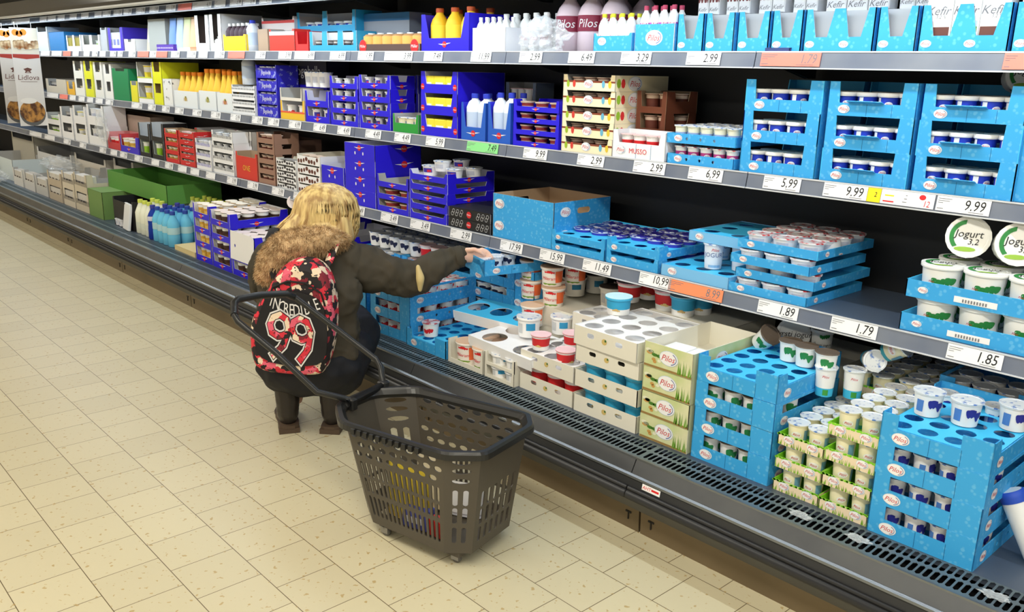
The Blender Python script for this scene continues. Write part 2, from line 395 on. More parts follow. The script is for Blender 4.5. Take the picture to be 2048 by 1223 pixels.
# near price cards: shelf, left px, right px, price, colour
TAGS = {'S4': [(1040, 1085, '2.99', 0), (1138, 1190, '6.49', 0), (1243, 1303, '3.29', 0), (1374, 1442, '2.99', 0), (1523, 1642, '1.79', 1), (2008, 2100, '', 1), (943, 983, '11.99', 0), (849, 886, '7.49', 0), (770, 826, '3.99', 0), (717, 748, '1.99', 0), (661, 692, '6.99', 0), (590, 630, '6.99', 0), (558, 584, '3.99', 0), (512, 532, '3.99', 0), (457, 490, '', 1), (430, 450, '3.99', 0), (398, 416, '', 0), (375, 393, '3.99', 0), (343, 360, '3.99', 0), (313, 335, '', 1), (300, 313, '5.99', 0), (276, 298, '', 1), (258, 272, '3.99', 0), (236, 246, '3.99', 0), (221, 233, '3.99', 0), (200, 212, '', 0), (185, 196, '3.99', 0), (168, 180, '', 0), (146, 158, '', 0), (127, 142, '', 1), (104, 124, '', 0), (82, 100, '', 0)],
 'S3': [(1528, 1602, '5,99', 0), (1648, 1735, '9.99', 0), (1736, 1762, '2', 3), (1763, 1870, '12', 4), (1874, 1981, '9.99', 0), (1378, 1446, '6,99', 0), (1268, 1331, '2.99', 0), (1156, 1209, '2.99', 0), (1048, 1095, '9.99', 0), (935, 997, '7.49', 2), (853, 890, '5.99', 0), (790, 822, '4.49', 0), (732, 763, '4.49', 0), (676, 702, '4.49', 0), (628, 653, '6.49', 0), (579, 603, '6.99', 0), (537, 559, '3.99', 0), (505, 526, '3.99', 0), (462, 482, '5.99', 0), (423, 442, '3.99', 0), (386, 404, '4.99', 0), (351, 368, '3.99', 0), (325, 340, '3.99', 0), (297, 312, '3.99', 0), (264, 285, '3.99', 0), (212, 227, '3.99', 0), (192, 206, '', 0), (175, 187, '', 0), (158, 170, '', 0), (140, 152, '', 0), (120, 136, '', 1), (95, 117, '', 0)],
 'S2': [(1517, 1597, '1.89', 0), (1663, 1755, '1.79', 0), (1895, 2006, '1.85', 0), (1338, 1446, '8.99', 5), (1280, 1343, '10,99', 0), (1167, 1223, '11.49', 0), (1081, 1130, '15.99', 0), (1002, 1046, '17.99', 0), (902, 944, '2.99', 0), (822, 861, '3.49', 0), (763, 797, '3.49', 0), (708, 730, '4.49', 0), (588, 613, '3.99', 0), (545, 569, '3.99', 0), (496, 517, '3.99', 0), (455, 475, '3.99', 0), (413, 431, '', 0), (382, 399, '', 0), (357, 374, '', 0), (331, 347, '3.99', 0), (304, 319, '', 0), (270, 286, '3.99', 0), (241, 255, '3.99', 0), (222, 235, '', 0), (200, 213, '3.99', 0), (160, 173, '3.99', 0), (128, 142, '3.99', 0), (90, 110, '', 0), (60, 84, '', 0)],
 'S5': [(520, 545, '3.98', 0), (487, 513, '3.98', 0), (461, 485, '3.98', 0), (430, 452, '', 0), (386, 424, '4.19', 0), (357, 384, '', 1), (333, 352, '5.99', 0), (300, 318, '3.98', 0), (273, 291, '3.98', 0), (248, 264, '3.98', 0), (228, 245, '3.98', 0), (206, 222, '3.98', 0), (190, 204, '', 0), (163, 178, '', 0), (140, 154, '', 0), (116, 130, '', 0), (96, 112, '', 0), (80, 94, '', 0), (24, 60, '', 0), (580, 610, '3.49', 0)]}
def price_card(w, price, c):
    h = RH - .007
    def fn():
        a = MB(); tm = [TAGW, TAGR, TAGG, YEL, TAGW, TAGO][c]
        a.slab([(0, 0), (w, 0), (w, h), (0, h)], .0012, Matrix.Identity(4), tm)
        if price:
            s = min(.034, w * 1.35 / max(3, len(price)) * .9)
            v, f = text2d(price, s * (1.0 if c != 4 else .6), 0.15); vx = max(p[0] for p in v)
            v = [(p[0], p[1] * 1.25) for p in v]
            a.flat(v, f, GREYINK if c in (1, 5) else (RED if c == 4 else INK), tr(w - vx - .012, h * .56 if c != 4 else h * .3, .0005))
        if c == 4:
            for k in range(3): a.box(w * .42 + k * .004, w * .5, .010 + k * .010, .012 + k * .010, .0004, .0006, GREYINK)
            a.box(.012, w * .25, .024, .028, .0004, .0006, YEL); a.box(.008, w * .26, .006, .010, .0004, .0006, RED)
            a.flat(*fan(ell(.010, .008, 12, w * .78, h * .72)), RED, tr(0, 0, .0005))
        elif w > .05:
            for k, q in enumerate((.26, .22, .10)):
                a.box(.004, .004 + w * q, h - .008 - k * .006, h - .0065 - k * .006, .0004, .0006, GREYINK)
            a.box(w * .62, w * .9, .004, .0055, .0004, .0006, GREYINK)
            a.box(.004, .004 + w * .12, .006, .008, .0004, .0006, GREYINK)
        return a.mesh('price_card')
    return cached(('card', round(w, 3), price, c), fn)
SHELF = {}
for s, (Yf, Z) in SH.items():
    sp = shelf_parts(Yf)
    for i in range(NMOD0, NMOD1):
        o = bpy.data.objects.new('refrigerator_shelf', None); COL.objects.link(o); o.location = (SHX[s] + i * MOD, Yf, Z)
        for p in sp: inst(p, (0, 0, 0), parent=o)
        k = NMOD1 - 1 - i
        tag(o, 'grey steel %s section with price rail, %s from the right end' % (SNAME[s], ordw(k)), 'shelf', SNAME[s] + ' sections')
        SHELF[(s, i)] = o
    for (a_, b_, price, c) in TAGS[s]:
        x0 = xs(a_, Yf - .006, Z - RH / 2); x1 = xs(b_, Yf - .006, Z - RH / 2)
        i = math.floor(((x0 + x1) / 2 - SHX[s]) / MOD)
        if i < NMOD0: continue
        o = SHELF[(s, i)]
        M = frame((x0 - o.location.x, -.0118, -RH + .004), (1, 0, 0), (0, .17, .985), (0, -.985, .17)) @ tr(0, 0, .0016)
        c_ = link('price_card', price_card(round(x1 - x0, 3), price, c), o, M)
        if c: c_['label'] = ('', 'salmon price card', 'pale green price card', 'yellow card', 'white card with red and yellow print', 'orange price card')[c]
# ================================================================== packaging prototypes
CUPNAME = dict(dessert='dessert_cup', choc='dessert_cup', brown='dessert_cup', tan='dessert_cup', tub='yogurt_tub', mileram='sour_cream_bucket', bucket='cream_bucket', whitetub='cream_tub', redtub='cheese_tub', bluetub='cheese_tub', fruit='fruit_yogurt_cup', kidcup='small_yogurt_cup', pink='small_yogurt_cup', cvrsti='yogurt_tub', mcup='fruit_yogurt_cup', redwhite='cream_cup', darkcup='dessert_cup', bluecup='blue_yogurt_cup', redcup='cream_cup', greencup='cream_cup', yellowcup='cream_cup')
def cup(kind, r, h):
    """plastic cup with a foil lid; r = rim radius"""
    r = round(r, 3); h = round(h, 3)
    def fn():
        K = CUPS[kind]; tp = K.get('taper', .80); rb = r * tp
        rf = lambda z: rb + (r - .002 - rb) * max(0, min(1, z / (h - .004)))
        a = MB(); body = K['body']; n = 20
        b0, b1 = K.get('band', (0, 0)); b0 *= h; b1 *= h
        a.disc(rb, 0, body, n)
        if b1 > b0:
            if b0 > 0: a.lathe([(rb, 0), (rf(b0), b0)], body, n)
            a.lathe([(rf(b0), b0), (rf(b1), b1)], K['bm'], n); a.lathe([(rf(b1), b1), (rf(h - .004), h - .004)], body, n)
        else: a.lathe([(rb, 0), (rf(h - .004), h - .004)], body, n)
        rim = K.get('rim', body)
        a.lathe([(rf(h - .005), h - .005), (r + .0015, h - .005), (r + .0015, h - .001)], rim, n, smooth=False)
        if K.get('lip'): a.lathe([(r + .0015, h - .012), (r + .003, h - .010), (r + .003, h - .001), (r - .001, h)], rim, n)
        for d in K.get('decor', []):
            t = d[0]
            if t == 'logo':
                _, u, z, w = d[:4]; w *= r
                a.wrap(*fan([(p + u * r, q) for p, q in ell(w * .5, w * .33, 14)]), d[4] if len(d) > 4 else WHITE, rf, z * h)
                v, f = text2d('Pilos', w * .38, .35); a.wrap([(p + u * r, q) for p, q in v], f, DRED, rf, z * h, 0, .0012)
            elif t == 'rect':
                _, u, z, w, hh, mt = d; o = [(u * r + w * r * (k / 4 - .5), s * hh * h / 2) for s in (-1, 1) for k in range(5)]
                a.wrap(o, [(k, k + 1, k + 6, k + 5) for k in range(4)], mt, rf, z * h, 0, .0008)
            elif t == 'blob':
                _, u, z, w, hh, mt, sd = d; R_ = random.Random(sd)
                for k in range(5):
                    ex_, ey_ = w * r * R_.uniform(.12, .30), hh * h * R_.uniform(.22, .42); cx_ = u * r + w * r * (.24 * (k - 2)); cy_ = hh * h * R_.uniform(-.18, .18); o = [(cx_ + ex_ * math.cos(t_), cy_ + ey_ * math.sin(t_ + .5 * math.cos(t_))) for t_ in [2 * PI * q / 12 for q in range(12)]]
                    a.wrap(*fan(o), mt, rf, z * h, 0, .0008 + .0001 * k)
            elif t == 'text':
                _, u, z, sz, s_, mt, sh = d; v, f = text2d(s_, sz * r, sh); a.wrap([(p + u * r, q) for p, q in v], f, mt, rf, z * h, 0, .0013)
        l = MB(); lid = K.get('lid', FOIL); rl = r + (.0035 if K.get('lip') else .0028)
        l.lathe([(rl - .001, h - .003), (rl, h - .001), (rl - .0005, h + .0006), (r * .9, h + .0008), (r * .86, h - .0002), (0.0005, h - .0002)], lid, n, smooth=False)
        if not K.get('lip'): l.add([(rl * .5, -rl * .84, h), (rl * .86, -rl * .5, h - .001), (rl * .80, -rl * .74, h - .002)], [(0, 1, 2)], lid)
        if K.get('lidtext'):
            s_, mt = K['lidtext']
            if s_ == 'jog':
                l.add(*((lambda v, f: ([(x, y + r * .1, h + .0016) for x, y in v], f))(*text2d('Jogurt', r * .52, .2))), INK)
                l.add(*((lambda v, f: ([(x + r * .25, y - r * .25, h + .0016) for x, y in v], f))(*text2d('3,2', r * .42, .2))), INK)
                l.flat(*fan(ell(r * .5, r * .12, 12, -r * .1, -r * .62)), C((150, 190, 70)), tr(0, 0, h + .0013))
                l.poly([(r * .86 * math.cos(t), r * .86 * math.sin(t)) for t in [math.radians(x) for x in range(100, 230, 10)]] + [(r * .66 * math.cos(t), r * .66 * math.sin(t)) for t in [math.radians(x) for x in range(225, 100, -12)]], GREENINK, tr(0, 0, h + .0013))
            else:
                v, f = text2d(s_, r * .5, .2); l.flat(v, f, mt, tr(0, 0, h + .0014))
        return (CUPNAME.get(kind, 'yogurt_cup'), a.mesh(kind + '_cup'), [('lid', l.mesh(kind + '_lid'), [])])
    return cached(('cup', kind, r, h), fn)
TEAL = C((30, 110, 150)); OR_ = C((240, 110, 60)); DBLUE = C((30, 40, 170)); LB = C((60, 180, 220))
CUPS = {
 'redwhite': dict(body=PLAS, decor=[('blob', 0, .45, .9, .45, RED, 3), ('logo', -.9, .5, .7)], lid=FOILR),
 'cowblack': dict(body=PLAS, decor=[('blob', 0, .5, .9, .5, C((30, 36, 70)), 5), ('blob', 1.6, .5, .8, .5, C((30, 36, 70)), 8)], lid=FOIL),
 'cowblue': dict(body=PLAS, decor=[('rect', -.75, .45, .5, .5, C((80, 130, 200))), ('blob', .35, .5, .8, .5, C((40, 44, 140)), 5), ('blob', 1.9, .5, .8, .5, C((40, 44, 140)), 9)], lid=FOIL),
 'cowgreen': dict(body=PLAS, decor=[('blob', 0, .5, .9, .5, C((40, 130, 70)), 5), ('blob', 1.7, .45, .8, .5, C((40, 130, 70)), 11)], lid=DARKLID),
 'fruit': dict(body=C((236, 228, 196)), band=(0, .16), bm=C((60, 160, 180)), decor=[('logo', -.3, .52, .95), ('rect', .75, .48, .6, .5, C((110, 160, 190)))], lid=FOIL),
 'bluecup': dict(body=C((30, 60, 190)), band=(.0, .35), bm=C((40, 150, 214)), rim=PLAS, lip=1, decor=[('logo', .1, .52, .8), ('rect', -1.0, .45, .5, .7, WHITE)], lid=PLAS, taper=.84),
 'tub': dict(body=PLAS, lip=1, taper=.84, decor=[('blob', 0, .52, .9, .35, GREENINK, 3), ('logo', -.55, .5, .42, WHITE), ('text', .1, .22, .30, 'Jogurt', INK, .2), ('blob', 1.5, .52, .8, .35, GREENINK, 4)], lid=PLAS, lidtext=('jog', INK)),
 'mileram': dict(body=C((240, 232, 224)), lip=1, taper=.86, decor=[('rect', 1.0, .5, .9, .6, OR_), ('text', -.05, .42, .42, 'Mileram', RED, .15), ('blob', 0, .75, .8, .18, RED, 4), ('blob', 0, .12, .9, .12, C((120, 160, 60)), 6)], lid=C((216, 180, 150))),
 'bucket': dict(body=C((236, 232, 220)), lip=1, taper=.86, decor=[('rect', .45, .55, .8, .34, C((40, 130, 170))), ('rect', -.6, .45, .4, .5, C((206, 206, 204)))], lid=DARKLID),
 'whitetub': dict(body=C((244, 244, 244)), lip=1, taper=.86, decor=[('rect', .5, .55, .8, .36, C((50, 150, 200))), ('rect', -.5, .45, .5, .5, C((206, 210, 214)))], lid=FOIL),
 'redtub': dict(body=PLAS, band=(.28, .8), bm=C((206, 40, 44)), decor=[('blob', 0, .3, .5, .2, C((220, 190, 120)), 4)], rim=C((226, 120, 130)), lid=C((240, 200, 206))),
 'bluetub': dict(body=PLAS, band=(.32, .84), bm=C((50, 160, 204)), decor=[('blob', 0, .28, .5, .2, C((200, 170, 110)), 4)], rim=C((60, 170, 214)), lid=C((196, 232, 244)), lip=1, taper=.86),
 'tall': dict(body=PLAS, band=(0, .3), bm=LB, taper=.78, decor=[('logo', 0, .72, .9), ('rect', .1, .16, .5, .2, C((60, 150, 60)))], lid=FOIL),
 'jogurt': dict(body=C((226, 234, 246)), taper=.80, decor=[('text', 0, .55, .62, 'JOGURT', C((90, 110, 160)), 0), ('text', 0, .78, .40, 'Pilos', DRED, .3), ('rect', 0, .12, 1.2, .1, C((150, 190, 226)))], lid=FOIL),
 'cvrsti': dict(body=PLAS, taper=.84, lip=1, decor=[('text', 0, .5, .34, '\u010cvrsti jogurt', INK, .2), ('blob', .1, .8, .7, .2, GREENINK, 3), ('blob', .1, .12, .8, .12, YEL, 3)], lid=PLAS, lidtext=('\u010cvrsti jogurt', INK)),
 'dessert': dict(body=C((206, 160, 60)), band=(.72, .96), bm=PLAS, lid=C((246, 240, 226)), decor=[('rect', 0, .35, .8, .35, C((228, 196, 110)))]),
 'choc': dict(body=C((64, 40, 34)), band=(.7, .96), bm=PLAS, lid=C((240, 226, 220)), decor=[('rect', 0, .3, .8, .3, C((100, 64, 50)))]),
 'whitered': dict(body=C((232, 232, 236)), decor=[('rect', 0, .5, 1.0, .4, C((196, 200, 216)))], lid=FOILR),
 'violet': dict(body=C((60, 60, 180)), rim=PLAS, lid=FOILB),
 'white': dict(body=C((232, 232, 236)), decor=[('rect', 0, .5, 1.0, .4, C((196, 200, 216)))], lid=FOIL),
 'mcup': dict(body=C((236, 234, 238)), decor=[('rect', 0, .55, 1.2, .42, C((60, 50, 160))), ('rect', .25, .5, .5, .22, RED)], lid=FOIL),
 'tan': dict(body=C((222, 204, 184)), band=(.5, .95), bm=C((150, 50, 50)), lid=C((196, 170, 150))),
 'pink': dict(body=PLAS, band=(.2, .7), bm=C((190, 60, 130)), lid=FOILR, decor=[('logo', 0, .5, .9)]),
 'kidcup': dict(body=C((236, 232, 206)), band=(.15, .6), bm=C((150, 170, 210)), lid=FOIL),
 'brown': dict(body=C((110, 56, 44)), band=(.74, .97), bm=C((226, 200, 180)), lid=C((220, 196, 176))),
 'redcup': dict(body=PLAS, band=(.2, .75), bm=RED, lid=C((236, 200, 200))),
 'greencup': dict(body=PLAS, band=(.1, .7), bm=C((150, 200, 50)), lid=C((230, 240, 220))),
 'darkcup': dict(body=C((66, 62, 66)), band=(.7, .96), bm=C((190, 188, 186)), lid=C((150, 148, 146))),
 'yellowcup': dict(body=C((240, 220, 60)), band=(.6, .9), bm=PLAS, lid=PLAS),
}
def bottle(kind, r, h):
    r = round(r, 3); h = round(h, 3)
    def fn():
        K = BOTS[kind]; a = MB(); n = 16; body = K['body']; s = K.get('sh', .62)
        pr = [(r * .86, 0), (r, .02 * h), (r, h * .30), (r * .93, h * .42), (r, h * s), (r * .8, h * (s + .12)), (r * .42, h * .86), (r * .38, h * .91)]
        if K.get('straight'): pr = [(r * .9, 0), (r, .02 * h), (r, h * s), (r * .72, h * (s + .12)), (r * .4, h * .87), (r * .38, h * .91)]
        a.disc(r * .86, 0, body, n); a.lathe(pr, body, n)
        ch = [('cap', MB().lathe([(r * .44, h * .90), (r * .44, h * .99), (r * .40, h), (.0005, h)], K['cap'], n, smooth=False).mesh('cap'), [])]
        if K.get('label'):
            l = MB(); z0, z1 = K['lz']; l.lathe([(r * 1.012, h * z0), (r * 1.012, h * z1)], K['label'], n)
            if K.get('txt'):
                v, f = text2d(K['txt'], r * .8, .2); l.wrap(v, f, K['tm'], lambda z: r * 1.012, h * (z0 + z1) / 2, 0, .0006)
            if K.get('oval'):
                l.wrap(*fan(ell(r * .7, r * .5, 12)), WHITE, lambda z: r * 1.012, h * K['oval'], 0, .0008); v, f = text2d('Pilos', r * .5, .3); l.wrap(v, f, DRED, lambda z: r * 1.012, h * K['oval'], 0, .0013)
            ch.append(('label', l.mesh('label'), []))
        return ('drink_bottle', a.mesh(kind + '_bottle'), ch)
    return cached(('bot', kind, r, h), fn)
AQUA = mat('aqua_clear_plastic', (120, 206, 240), .15, trans=.15, ior=1.1)
AQUAB = mat('blue_clear_plastic', (50, 80, 190), .12, trans=.4, ior=1.1)
BOTS = {
 'water': dict(body=AQUA, cap=C((40, 70, 160)), label=C((176, 214, 220)), lz=(.36, .55)),
 'waterblue': dict(body=AQUAB, cap=C((60, 60, 150)), label=C((210, 210, 226)), lz=(.55, .68)),
 'milk': dict(body=C((232, 234, 214)), cap=C((206, 216, 90)), label=C((216, 222, 206)), lz=(.18, .34), straight=1),
 'yellow': dict(body=C((246, 190, 30)), cap=C((190, 80, 30)), label=C((246, 214, 60)), lz=(.30, .60)),
 'juice': dict(body=C((240, 190, 60)), cap=C((244, 140, 30)), label=C((236, 170, 50)), lz=(.05, .3), sh=.5, straight=1),
 'whiteb': dict(body=PLAS, cap=PLAS, label=C((226, 222, 228)), lz=(.15, .55), txt='Vital', tm=C((200, 120, 130)), straight=1, sh=.68),
 'pilosy': dict(body=PLAS, cap=C((216, 214, 50)), label=C((236, 228, 226)), lz=(.08, .66), txt='Pilos', tm=DRED, straight=1, sh=.68),
 'pilosp': dict(body=PLAS, cap=C((176, 60, 90)), label=C((176, 60, 160)), lz=(.08, .62), oval=.60, straight=1, sh=.68),
 'pink': dict(body=C((226, 204, 212)), cap=C((150, 50, 70)), label=C((140, 40, 66)), lz=(.34, .60), txt='Pilos', tm=WHITE, sh=.62),
 'kefir': dict(body=PLAS, cap=C((150, 40, 50)), label=C((238, 240, 240)), lz=(.30, .66), txt='Kefir', tm=GREYINK, straight=1, sh=.68),
 'bluecap': dict(body=C((226, 232, 240)), cap=C((40, 60, 190)), label=C((190, 206, 230)), lz=(.2, .6), straight=1, sh=.7),
 'coffee': dict(body=C((176, 130, 80)), cap=PLAS, label=C((226, 170, 90)), lz=(.1, .8), straight=1, sh=.8),
 'green': dict(body=C((222, 224, 206)), cap=C((60, 150, 80)), label=C((236, 236, 226)), lz=(.15, .5), straight=1, sh=.6),
 'jar': dict(body=C((70, 50, 60)), cap=PLAS, label=C((230, 230, 230)), lz=(.1, .5), straight=1, sh=.7),
}
def pack(w, d, h, rgb, mark=None):
    def fn():
        a = MB(); a.bbox(0, w, 0, d, 0, h, C(rgb), .003)
        if mark in ('kefir', 'kefirg'):
            g_ = mark == 'kefirg'
            a.box(.003, w - .003, -.0008, .001, 0.004, h * .27, C((70, 160, 60) if g_ else (96, 56, 48))); a.box(.003, w - .003, -.0009, .001, h * .27, h * .34, C((180, 214, 226) if g_ else (206, 200, 196)))
            v, f = text2d('Kefir', w * .46, .3); a.flat(v, f, GREYINK, fr_front(w / 2, h * .46)); v, f = text2d('3,2 %', w * .18, .2); a.flat(v, f, GREYINK, fr_front(w * .6, h * .385))
        elif mark == 'kefirhi':
            v, f = text2d('Kefir', w * .42, .3); a.flat(v, f, GREYINK, fr_front(w / 2, h * .74)); a.box(.002, w - .002, -.0008, .001, h * .86, h - .003, C((120, 60, 60)))
            a.flat([(w * .1, h * .8), (w * .25, h * .92), (w * .4, h * .8), (w * .55, h * .94), (w * .7, h * .8), (w * .9, h * .9), (w * .9, h * .78), (w * .1, h * .78)], [(0, 1, 2, 7), (2, 3, 4, 6), (4, 5, 6)], WHITE, fr_front(0, 0, -.0012))
        elif mark:
            a.box(w * .18, w * .82, -.0008, .001, h * .3, h * .62, C(mark))
        return ('carton_pack', a.mesh('pack'), [])
    return cached(('pack', round(w, 3), round(d, 3), round(h, 3), rgb, mark), fn)
def pouch(w, h, rgb, rgb2):
    def fn():
        a = MB(); n = 10; v = []; prof_ = [(0, .018), (.12, .024), (.5, .018), (.85, .007), (1, .001)]
        for (t, dd) in prof_:
            ww = w * (.5 - .03 * t)
            v += [(w / 2 + ww * math.cos(2 * PI * k / n), .02 + dd * math.sin(2 * PI * k / n), h * t) for k in range(n)]
        fs = [(r_ * n + k, r_ * n + (k + 1) % n, (r_ + 1) * n + (k + 1) % n, (r_ + 1) * n + k) for r_ in range(4) for k in range(n)]
        a.add(v, fs[:n] + [tuple(range(n))], C(rgb2), None, True); a.add(v, fs[n:], C(rgb), None, True)
        return ('food_pouch', a.mesh('pouch'), [])
    return cached(('pouch', round(w, 3), round(h, 3), rgb, rgb2), fn)

def crate(w, d, h, low=.5, pl=.03, pr=.03, sl=.006, mo=None, mi=None, decal=None, sheet=None, side='post', holes=0, closed=False, txt=None, flaps=False, band=None, nwin=1, sidelogo=True):
    """display tray: front wall with a cut-out between two posts, side walls, back, floor"""
    mo = mo or SKY; mi = mi or mo
    w = round(w, 3); d = round(d, 3); h = round(h, 3)
    key = ('crate', w, d, h, low, pl, pr, sl, mo.name, mi.name, decal, sheet, side, holes, closed, txt, flaps, band, nwin, sidelogo)
    def fn():
        a = MB(); t = .003; L = low * h
        o = [(0, 0), (w, 0), (w, h)]
        if low < 1:
            cw = w / nwin
            for k in range(nwin - 1, -1, -1):
                x0 = k * cw + (pl if k == 0 else pl * .8); x1 = (k + 1) * cw - (pr if k == nwin - 1 else pr * .8)
                o += [(x1, h), (x1 - sl, L), (x0 + sl, L), (x0, h)]
        o += [(0, h)]
        hl = [ell(.006, .006, 10, w * (.3 + .2 * q), L * .5) for q in range(holes)]
        if holes == -1: hl = [rnd_rect(w * .22, h * .5, w * .33, h * .75, .007), rnd_rect(w * .67, h * .5, w * .78, h * .75, .007)]
        a.slab(o, t, fr_front(0, 0, 0), mo, mi, mi, hl)
        bo = [(0, 0), (w, 0), (w, h), (0, h)]
        a.slab(bo, t, frame((w, d, 0), (-1, 0, 0), (0, 0, 1), (0, 1, 0)), mo, mi, mi)
        SL = L if side == 'low' else h * .55
        if side == 'full' or low >= 1: so = [(0, 0), (d, 0), (d, h), (0, h)]; sh = []
        elif side == 'win': so = [(0, 0), (d, 0), (d, h), (0, h)]; sh = [[(.045, L), (d - .045, L), (d - .045, h * .88), (.045, h * .88)]]
        else: so = [(0, 0), (d, 0), (d, h), (d - .05, h), (d - .058, SL), (.058, SL), (.05, h), (0, h)]; sh = []
        if side == 'win': sh += [ell(.007, .007, 8, q, L * .5) for q in (.16, .24, .31)]
        if side == 'grip': so = [(0, 0), (d, 0), (d, h), (0, h)]; sh = [rnd_rect(d * .40, h * .42, d * .62, h * .68, .012)]
        a.slab(so, t, fr_right(0, 0, w), mo, mi, mi, sh)
        a.slab([(d - x, y) for x, y in so], t, frame((0, d, 0), (0, -1, 0), (0, 0, 1), (-1, 0, 0)), mo, mi, mi, [[(d - x, y) for x, y in q] for q in sh])
        a.box(t, w - t, t, d - t, 0.0005, .0025, mi)
        if closed: a.box(0, w, 0, d, h - .002, h + .001, mo)
        ch = []
        if sheet:
            nx, ny, rr, zf, smt = sheet; s = MB(); smm = MATS[smt]
            px = (w - .008) / nx; py = (d - .008) / ny
            s.slab([(.004, .004), (w - .004, .004), (w - .004, d - .004), (.004, d - .004)], .0015, fr_top(0, 0, zf * h), smm, smm, smm, [ell(rr, rr, 14, .004 + px * (i + .5), .004 + py * (j + .5)) for i in range(nx) for j in range(ny)])
            ch.append(('cup_holder_sheet', s.mesh('cup_holder_sheet'), []))
        if decal == 'pilos' and low < 1 and h > .06:
            for q in (.46, .74): a.box(w * q - .0007, w * q + .0007, -.0006, .001, .002, L - .002, C((30, 112, 166)))
        if decal == 'pilos': logo(a, fr_front(min(pl + .022, w * .2), L * .52), min(.05, L * .95)); sidelogo and logo(a, fr_right(.06, L * .5, w + .0008), min(.045, L * .85))
        if decal == 'pilosbig': logo(a, fr_front(.045, h * .55), min(.075, h * .62)); logo(a, fr_right(.07, h * .55, w + .0008), min(.075, h * .62))
        if decal == 'pilosmid': logo(a, fr_front(w * .5, h * .5), min(w * .6, h * .8)); logo(a, fr_right(d * .35, h * .5, w + .0008), h * .8)
        if decal == 'piloskid':
            logo(a, fr_front(w * .5, h * .42), min(w * .42, h * .8)); logo(a, fr_right(d * .36, h * .5, w + .0008), h * 1.3)
            for q, c_ in ((.1, (150, 180, 40)), (.22, (206, 60, 50)), (.78, (100, 170, 200)), (.9, (220, 190, 50))): a.flat(*fan(ell(h * .14, h * .24, 8)), C(c_), fr_front(w * q, h * .42))
            for q, c_ in ((.06, (150, 190, 50)), (.14, (214, 50, 50))): a.flat(*fan(ell(h * .2, h * .3, 8)), C(c_), fr_right(d * q, h * .5, w + .0008))
            a.box(.001, w - .001, -.0006, .001, L * .82, L, C((130, 60, 36)))
        if decal == 'kefir':
            for k in range(nwin): logo(a, fr_front(w / nwin * k + .022, L * .5), .030)
        if decal == 'muller': mlogo(a, fr_front(w * .5, L * .52), min(.04, L * 1.0)); mlogo(a, fr_right(d * .45, L * .52, w + .0008), min(.045, L))
        if decal == 'mullerbig':
            mlogo(a, fr_front(w * .5, h * .72), min(.055, h * .5)); mlogo(a, fr_right(d * .62, h * .72, w + .0008), min(.07, h * .6))
            for q in (.36, .62): a.flat(*fan(ell(.006, .009, 10)), WHITE, fr_front(w * q, h * .38))
        if decal == 'mullerposts':
            for q in (pl * .5, w - pr * .5): a.flat(*fan(ell(pl * .42, pl * .42, 12)), RED, fr_front(q, L * .7))
            v, f = text2d('M\u00fcller', pl * .26, .1)
            for q in (pl * .5, w - pr * .5): a.flat(v, f, WHITE, fr_front(q, L * .7, -.0014))
        if decal == 'hex':
            for q in (.1, .2, .3, .7, .8, .9):
                for z in (.35, .65):
                    hx = ell(.010, .010, 6, 0, 0); hi = ell(.0085, .0085, 6, 0, 0); a.poly(hx, WHITE, fr_front(w * q + (z > .5) * .009, h * z), [hi])
            mlogo(a, fr_front(w * .5, h * .5), h * .9, False)
        if decal == 'cow':
            R_ = random.Random(4)
            for q in range(int(w / .03)):
                a.flat(*fan(ell(.010 + .006 * R_.random(), h * .22, 9)), C((96, 50, 36)) if band is None else C(band), fr_front(.018 + q * .03, h * (.25 + .4 * R_.random())))
        if decal == 'dots':
            for q in range(int(w / .022)):
                a.box(.008 + q * .022, .016 + q * .022, -.0008, .001, h * .35, h * .6, C(band or (60, 60, 64)))
        if decal == 'herb':
            for q in range(16):
                R_ = random.Random(q); x = w * (.68 + .3 * R_.random()); a.flat([(x - .002, 0.004), (x + .002, .004), (x + .012 * (R_.random() - .5), h * (.25 + .45 * R_.random()))], [(0, 1, 2)], C((110, 160, 50)), fr_front(0, 0))
            for q in range(9):
                R_ = random.Random(q + 50); a.flat(*fan(ell(.008 + .006 * R_.random(), .006, 7)), C([(70, 120, 40), (196, 150, 80), (226, 226, 200)][q % 3]), fr_front(w * (.08 + .26 * R_.random()), h * (.25 + .6 * R_.random())))
            a.box(.002, w - .002, -.0006, .001, .001, h * .10, C((150, 120, 70))); logo(a, fr_front(w * .52, h * .55, -.0012), h * .85)
            for q in range(8):
                R_ = random.Random(q + 9); a.flat(*fan(ell(.012, .005, 7)), C((80, 150, 110)), fr_right(d * .1 + .02 * R_.random(), h * (.3 + .06 * q), w + .0008))
            logo(a, fr_right(d * .42, h * .5, w + .0008), h * .8)
        if decal == 'sticker': 
            a.slab([(0, 0), (w * .3, 0), (w * .3, h * .34), (0, h * .34)], .0004, fr_front(w * .36, h * .2, -.0012), WHITE)
            for q in range(9): a.box(w * (.42 + .02 * q), w * (.43 + .02 * q), -.0022, -.0012, h * .25, h * .42, GREYINK)
            logo(a, fr_front(w * .13, h * .5), h * .55)
        if decal == 'slots':
            a.flat(*fan(ell(h * .18, h * .16, 9)), C((206, 180, 110)), fr_front(w * .5, h * .55)); a.flat(*fan(ell(h * .07, h * .07, 6)), C((60, 110, 50)), fr_front(w * .5 + .006, h * .62, -.0014))
        if band and decal not in ('cow', 'dots'): a.box(.0005, w - .0005, -.0007, .001, L * .8, L, C(band))
        if txt:
            v, f = text2d(txt[0], txt[1], txt[3] if len(txt) > 3 else 0); a.flat(v, f, C(txt[2]), fr_front(w * .5, min(L, h) * .5, -.0016))
